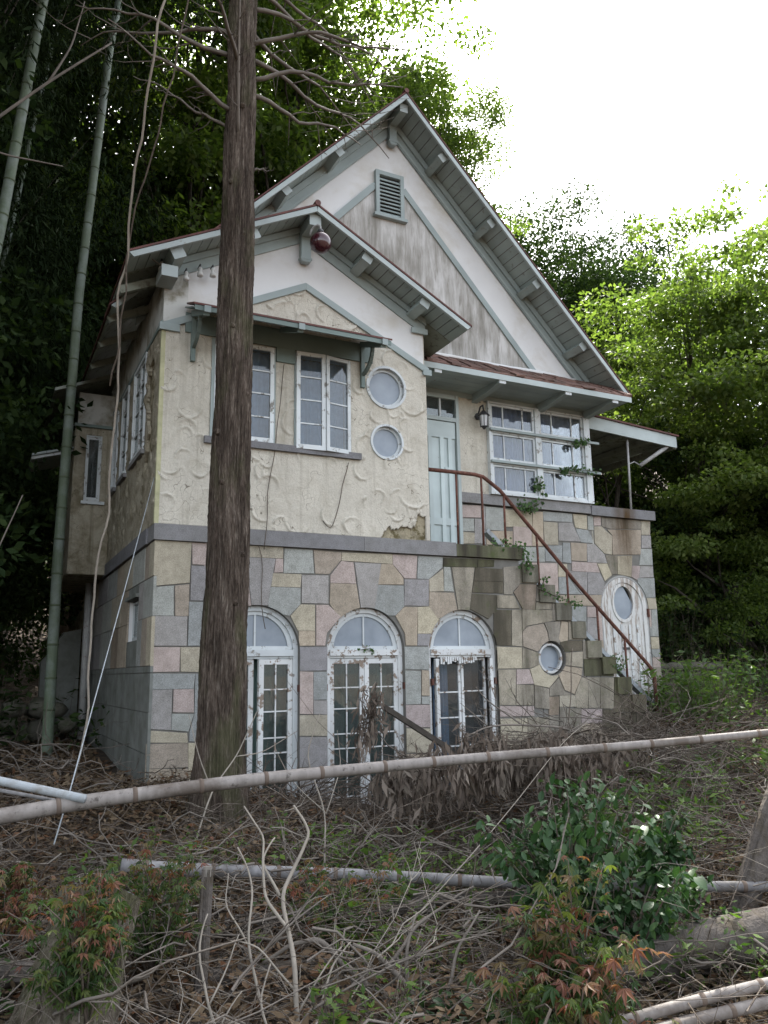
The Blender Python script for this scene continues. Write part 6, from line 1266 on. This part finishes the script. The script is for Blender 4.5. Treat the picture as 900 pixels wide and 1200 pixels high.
def leafy(name, lab, cat, base, stems, spread, top, nleaf, kinds, size, seed, stemmat='twig', extra=500, lean=(0, 0), drop=.35):
    """stems rising from base with individual leaves (each an object sharing mesh data)"""
    rs = random.Random(seed); base = Vector(base); t = thing(name, base, lab, cat); ends = []
    for k in range(stems):
        a = rs.uniform(0, 6.28); rr = rs.uniform(.2, 1)*spread; tip = base+Vector((math.cos(a)*rr+lean[0], math.sin(a)*rr*.7+lean[1], top*rs.uniform(.45, 1)))
        mid = base.lerp(tip, .5)+Vector((rs.uniform(-.05, .05), rs.uniform(-.05, .05), top*.12)); P = [base+Vector((rs.uniform(-.02, .02), rs.uniform(-.02, .02), 0)), base.lerp(mid, .5)+Vector((0, 0, top*.04)), mid, mid.lerp(tip, .5)+Vector((0, 0, .02)), tip]
        m = MB(); m.tube(P, [.0055, .005, .004, .003, .0015], 5); m.build('stem', M_[stemmat], t, True); ends.append(P)
    n = 0; ex = {k: ([], [], 0) for k in kinds}; cnt = {k: 0 for k in kinds}
    while n < nleaf+extra:
        P = rs.choice(ends); u = rs.uniform(.8, 3.999) if top > .2 else rs.uniform(1.5, 3.99); i = int(u); p = P[i].lerp(P[i+1], u-i)+Vector((rs.uniform(-1, 1), rs.uniform(-1, 1), rs.uniform(-.6, .6)))*.055*size
        kd = kinds[0] if (rs.random() < .75 or len(kinds) < 2) else kinds[1]
        if len(kinds) > 1: kd = kinds[1] if rs.random() < (max(0, (p.z-base.z)/top-.35)*1.0) else kinds[0]
        rot = (rs.uniform(-.9, .35)-drop*.6, rs.uniform(-.5, .5), rs.uniform(0, 6.28)); s_ = size*rs.uniform(.6, 1.25); n += 1
        if n <= nleaf:
            o = bpy.data.objects.new('leaf', LM[kd]); col.objects.link(o); o.parent = t; o.location = p-base; o.rotation_euler = rot; o.scale = (s_, s_, s_)
        else:
            s_ *= .8; mt = Matrix.Translation(p-base) @ Euler(rot).to_matrix().to_4x4() @ Matrix.Diagonal((s_, s_, s_, 1)); vs_, fs_, _ = ex[kd]; k0 = len(vs_)
            vs_ += [tuple(mt @ v.co) for v in LM[kd].vertices]; fs_ += [tuple(i+k0 for i in q.vertices) for q in LM[kd].polygons]
    for kd, (vs_, fs_, _) in ex.items():
        if vs_:
            me = bpy.data.meshes.new('small_leaves'); me.from_pydata(vs_, [], fs_); me.materials.append(L_[kd+'_i']); me.update(); o = bpy.data.objects.new('small_leaves', me); col.objects.link(o); o.parent = t; o['kind'] = 'stuff'
    return t
leafy('camellia_bush', 'glossy dark green bush in the right foreground', 'bush', (1.42, -4.15, .25), 28, .60, 1.02, 298, ['camellia'], 1.15, 1, extra=1100)
leafy('camellia_bush', 'glossy leafed twig reaching right over the fallen trunk', 'bush', (1.50, -4.45, .25), 20, .55, .62, 240, ['camellia'], 1.1, 2, lean=(.12, 0), extra=700)
leafy('maple_sapling', 'young maple with reddish tip leaves at the bottom right', 'sapling', (.74, -4.85, .0), 26, .46, .72, 298, ['mapleg', 'mapler'], 1.35, 3, extra=900)
leafy('maple_sapling', 'maple sapling with rusty leaves below the grey pole', 'sapling', (.90, -4.75, .05), 18, .26, .90, 280, ['mapleg', 'mapler'], 1.2, 4)
leafy('maple_sapling', 'young maple hanging over the leaning stump', 'sapling', (-1.0, -4.40, .50), 18, .30, .56, 298, ['mapleg', 'mapler'], .85, 5)
leafy('maple_sapling', 'maple seedlings between the stump and the cedar foot', 'sapling', (-.62, -3.7, .42), 18, .48, .62, 298, ['mapleg', 'mapler'], .80, 6)
leafy('maple_sapling', 'small maple seedling at the far left under the pink pole', 'sapling', (-1.25, -3.6, .60), 8, .28, .42, 120, ['mapler', 'mapleg'], .8, 7)
leafy('fern_like_sapling', 'feathery yellow-green maple seedling near the right edge', 'sapling', (1.95, -3.75, .55), 9, .30, .45, 140, ['mapleg'], .7, 8)
leafy('camellia_bush', 'low green shrub between the two bamboo poles', 'bush', (1.9, -3.3, .5), 10, .40, .40, 120, ['camellia'], .9, 9)
leafy('camellia_bush', 'dark glossy bush low between the maple and the fallen trunk', 'bush', (.52, -4.55, .08), 14, .32, .42, 240, ['camellia'], 1.2, 12)
leafy('camellia_bush', 'leafy green shrub at the right edge above the fallen trunk', 'bush', (2.15, -4.0, .45), 14, .42, .50, 240, ['camellia'], 1.1, 14)
leafy('maple_sapling', 'green maple seedlings along the pink pole at the centre', 'sapling', (.3, -3.6, .35), 14, .55, .45, 260, ['mapleg', 'mapler'], .75, 15, extra=300)
leafy('maple_sapling', 'rusty maple seedling at the bottom left corner', 'sapling', (-.75, -4.75, .25), 10, .26, .34, 160, ['mapler', 'mapleg'], .9, 16, extra=200)

def weeds(name, lab, cat, cx, cy, r, n, mat, size, h, seed, asp=.4, top=None):
    rs = np.random.RandomState(seed); nb = max(6, n//14); bx0 = rs.normal(size=(nb, 2))*r*.5+np.array([cx, cy]); z0 = gh(bx0[:, 0], bx0[:, 1]); k = rs.randint(0, nb, n); t_ = rs.uniform(.1, 1, n)
    H = h*rs.uniform(.5, 1.2, nb); ln = rs.normal(size=(nb, 2))*.25*h; P = np.stack([bx0[k, 0]+ln[k, 0]*t_, bx0[k, 1]+ln[k, 1]*t_, z0[k]+H[k]*t_], 1)+rs.normal(size=(n, 3))*size*.25
    D = unit(np.stack([rs.normal(size=n), rs.normal(size=n), rs.normal(0, .4, n)+.1], 1)); Nn = unit(rs.normal(size=(n, 3))*.5+np.array([0, 0, 1.])); L = size*rs.uniform(.5, 1.3, n); V, F = leaf_quads(P, D, Nn, L, L*asp)
    t = thing(name, (cx, cy, g1(cx, cy)), lab, cat); o = np_mesh('leaves', V, F, mat, org=(cx, cy, g1(cx, cy)), parent=t); o['kind'] = 'stuff'
    T = np.linspace(0, 1, 4); Pp = np.stack([bx0[:, 0][:, None]+ln[:, 0][:, None]*T, bx0[:, 1][:, None]+ln[:, 1][:, None]*T, z0[:, None]+H[:, None]*T], -1); V, F = np_tubes(Pp, np.full(nb, .004)); o = np_mesh('stems', V, F, M_['twig'], org=(cx, cy, g1(cx, cy)), parent=t); o['kind'] = 'stuff'; return t
weeds('weed_patch', 'fresh green weeds at the bottom edge right of the bleached branch', 'weeds', -.05, -4.55, .22, 260, L_['weed'], .05, .22, 1)
weeds('weed_patch', 'green weeds at the foot of the middle arched window', 'weeds', .9, -2.6, .5, 900, L_['weed'], .06, .35, 2)
weeds('weed_patch', 'green weeds under the drooping dead leaves', 'weeds', 1.7, -2.9, .6, 1100, L_['weed'], .06, .32, 3)
weeds('weed_patch', 'green weeds at the foot of the stairs', 'weeds', 6.8, .1, .5, 900, L_['weed'], .10, .55, 4)
weeds('weed_patch', 'rank green weeds before the rubble wall', 'weeds', 7.9, .4, .8, 1500, L_['weed'], .10, .75, 5)
weeds('weed_patch', 'fern-like weeds on the slope at the right edge', 'weeds', 9.2, -.3, .9, 1500, L_['ivy'], .12, .8, 6, .25)
weeds('weed_patch', 'dark weeds at the right edge below the slope', 'weeds', 5.5, -2.4, .9, 1200, L_['ivy'], .08, .45, 7)
weeds('weed_patch', 'small green plants beside the cedar foot', 'weeds', .1, -2.6, .4, 350, L_['weed'], .05, .3, 8)
weeds('weed_patch', 'green weeds behind the grey pole at the right', 'weeds', 3.0, -3.4, .5, 500, L_['weed'], .06, .35, 9)
weeds('undergrowth', 'dark undergrowth on the left bank', 'undergrowth', -2.2, 3.5, 1.6, 2200, L_['ever'], .14, .9, 10)
weeds('undergrowth', 'dark undergrowth behind the rubble wall', 'undergrowth', 10.2, 3.2, 1.4, 3200, L_['ever'], .14, 1.5, 11)
weeds('weed_patch', 'green weeds among the thin logs at the bottom centre', 'weeds', .5, -3.9, .45, 800, L_['weed'], .05, .25, 21)
weeds('weed_patch', 'green weeds beside the fallen trunk at the bottom right', 'weeds', 1.9, -4.6, .4, 700, L_['weed'], .06, .3, 22)
weeds('weed_patch', 'dark green weeds left of the leaning stump', 'weeds', -1.4, -3.9, .35, 500, L_['ivy'], .06, .35, 23)
weeds('weed_patch', 'leafy weeds on the slope in front of the stair wall', 'weeds', 4.2, -2.3, .9, 1500, L_['weed'], .08, .4, 24)
weeds('weed_patch', 'bright weeds between the two poles at the centre', 'weeds', .9, -3.25, .5, 900, L_['weed'], .07, .30, 31)
weeds('weed_patch', 'green weeds under the pink pole left of the cedar', 'weeds', -.5, -2.7, .45, 600, L_['weed'], .06, .28, 32)
weeds('weed_patch', 'tall green shoots at the foot of the stair railing', 'weeds', 6.4, -.7, .5, 900, L_['weed'], .10, .75, 33)
weeds('weed_patch', 'green weeds on the right slope below the pink pole', 'weeds', 3.3, -2.9, .6, 1000, L_['weed'], .07, .42, 34)

# ivy and small growth on the house
def ivy(lab, pts, n, spread, seed, size=.055, name='ivy', cat='ivy', y=None):
    rs = np.random.RandomState(seed); P = np.array(pts, float); seg = rs.randint(0, len(P)-1, n); u = rs.rand(n)[:, None]; Q = P[seg]*(1-u)+P[seg+1]*u+rs.normal(size=(n, 3))*np.array([spread, .02, spread])
    Nn = unit(rs.normal(size=(n, 3))*.5+np.array([0, -1., .5])); D = unit(rs.normal(size=(n, 3))*np.array([1, .3, 1])+np.array([0, 0, -.5])); L = size*rs.uniform(.5, 1.3, n); V, F = leaf_quads(Q, D, Nn, L, L*.85)
    t = thing(name, P[0], lab, cat); o = np_mesh('leaves', V, F, L_['ivy'], org=P[0], parent=t); o['kind'] = 'stuff'
    m = MB(); m.tube([Vector(p) for p in P], .004, 5); m.build('stem', M_['twig'], t, True); return t
ivy('ivy sprig trailing over the upper ledge of the verandah window', [(6.30, .97, 5.02), (6.12, .95, 4.98), (5.98, .95, 4.92)], 60, .035, 1)
ivy('ivy trailing along the lower ledge of the verandah window', [(6.45, .96, 4.56), (6.1, .95, 4.56), (5.85, .95, 4.55), (5.8, .95, 4.50)], 75, .03, 2)
ivy('ivy tuft in front of the lower middle of the verandah window', [(5.42, 1.0, 4.36), (5.36, 1.0, 4.27), (5.40, 1.0, 4.16)], 45, .035, 3)
ivy('ivy hanging over the coping below the verandah window', [(5.45, 1.0, 4.05), (5.2, 1.0, 3.95), (5.0, .99, 3.98), (5.3, .99, 3.90)], 80, .05, 4)
ivy('creeper hanging from the landing edge at the stair head', [(3.8, .0, 3.2), (4.2, -.02, 3.22), (4.33, -.03, 3.10), (4.35, -.03, 2.92)], 170, .045, 5, .04)
ivy('creeper running along the third and fourth steps', [(4.45, -.03, 2.72), (4.75, -.03, 2.62), (5.0, -.03, 2.55), (5.1, -.03, 2.52)], 90, .025, 6, .035)
ivy('fresh green sprig growing from a stair joint', [(4.52, -.03, 2.72), (4.55, -.05, 2.80), (4.58, -.06, 2.86)], 26, .02, 7, .04)
ivy('creeper tuft on the mossy seventh step', [(5.55, -.03, 1.88), (5.72, -.03, 1.86), (5.6, -.03, 1.75)], 80, .04, 8, .035)
ivy('small weed rooted in the top bar of the middle arched window', [(2.18, .04, 2.0), (2.26, .03, 2.01), (2.33, .04, 1.99)], 22, .015, 9, .03, 'small_weed', 'weed')
# dry vines on the walls and hanging stems at the left
def vine(lab, pts, r, mat='twig_pale', wob=.02, name='dry_vine'):
    P = [Vector(p) for p in pts]; q = [P[0]]
    for a, b in zip(P[:-1], P[1:]):
        k = max(3, int((b-a).length/.12))
        for j in range(1, k+1): q.append(a.lerp(b, j/k)+Vector((random.uniform(-1, 1), random.uniform(-.5, .5), random.uniform(-.5, .5)))*wob)
    for _ in range(1): q = [q[0]]+[(q[j-1]+q[j]*2+q[j+1])/4 for j in range(1, len(q)-1)]+[q[-1]]
    m = MB(); m.tube(q, r, 6); label(m.build(name, M_[mat], None, True), lab, 'vine')
vine('pale woody vine hanging past the side bay to the ground', [(-.36, -2.3, 8.6), (-.40, -2.0, 7.8), (-.455, -1.7, 7.0), (-.49, -1.1, 6.14), (-.50, -.61, 5.3), (-.44, -.13, 4.07), (-.44, .06, 3.29), (-.49, .18, 2.49), (-.50, .2, 1.26), (-.6, .2, .9)], .011, wob=.03)
vine('second thinner vine twisted round the pale hanging one', [(-.16, -1.9, 7.8), (-.30, -1.5, 6.7), (-.42, -1.1, 6.1), (-.50, -.75, 5.55), (-.47, -.5, 5.0), (-.50, -.3, 4.4)], .008, 'twig', .04)
vine('thin creeper stem on the stucco left of the casements', [(1.08, -.03, 3.0), (1.12, -.03, 3.6), (1.18, -.035, 4.0), (1.22, -.04, 4.6), (1.26, -.04, 5.0)], .004, 'twig', .02)
vine('thin creeper stem on the stucco right of the casements', [(2.02, -.03, 4.0), (1.95, -.03, 3.75), (1.86, -.03, 3.4), (1.80, -.03, 3.25), (1.72, -.03, 3.35)], .004, 'twig', .02)
vine('thin creeper stem on the stone above the first arch', [(.95, -.01, 3.15), (1.08, -.01, 2.95), (1.06, -.01, 2.5), (1.10, -.01, 2.2)], .004, 'twig', .012)
vine('thin dry stem rising before the stair wall', [(3.95, -.9, .8), (4.2, -.8, 1.2), (4.35, -.7, 1.7), (4.45, -.6, 2.0)], .006, 'twig', .02)
# dry-stone wall right of the stairs
wl = thing('rubble_wall', (8.0, 1.2, 1.1), 'low rubble wall of mossy stones beyond the foot of the stairs', 'wall'); rs = random.Random(4)
for r_ in range(5):
    x = 7.6
    while x < 9.2:
        wd = rs.uniform(.14, .30); hh = .15
        m = MB(); m.ball((0, 0, 0), 1, 10, 7)
        m.v = [(x+wd/2+vx*wd*.52*(1+.12*math.sin(vx*7+x)), 1.55+vy*.16, 1.15+r_*.135+.07+vz*hh*.52*(1+.12*math.cos(vx*5+vy*3+x*9))) for vx, vy, vz in m.v]
        m.build('stone', M_['rock'], wl, True); x += wd
# ruined rendered wall under the bay
m = MB(); m.prism([(-.55, .9), (.0, .9), (.0, 2.5), (-.25, 2.45), (-.4, 2.2), (-.55, 2.0)], 'y', 5.7, 5.95); label(m.build('garden_wall', M_['concrete'], None), 'grimy rendered wall in the dark under the side bay', 'wall')
rs = random.Random(9)
rp = thing('rubble_heap', (-.5, 4.6, 1.0), 'heap of dark rubble against the foot of the left wall', 'rubble')
for k in range(26):
    m = MB(); m.ball((0, 0, 0), 1, 9, 6); cx, cy = rs.uniform(-1.2, -.2), rs.uniform(3.9, 5.4); s_ = rs.uniform(.10, .24); cz = g1(cx, cy)+rs.uniform(0, .5)
    m.v = [(cx+vx*s_*(1+.2*math.sin(vx*5+k)), cy+vy*s_, cz+vz*s_*.7) for vx, vy, vz in m.v]; m.build('stone', M_['rock'], rp, True)
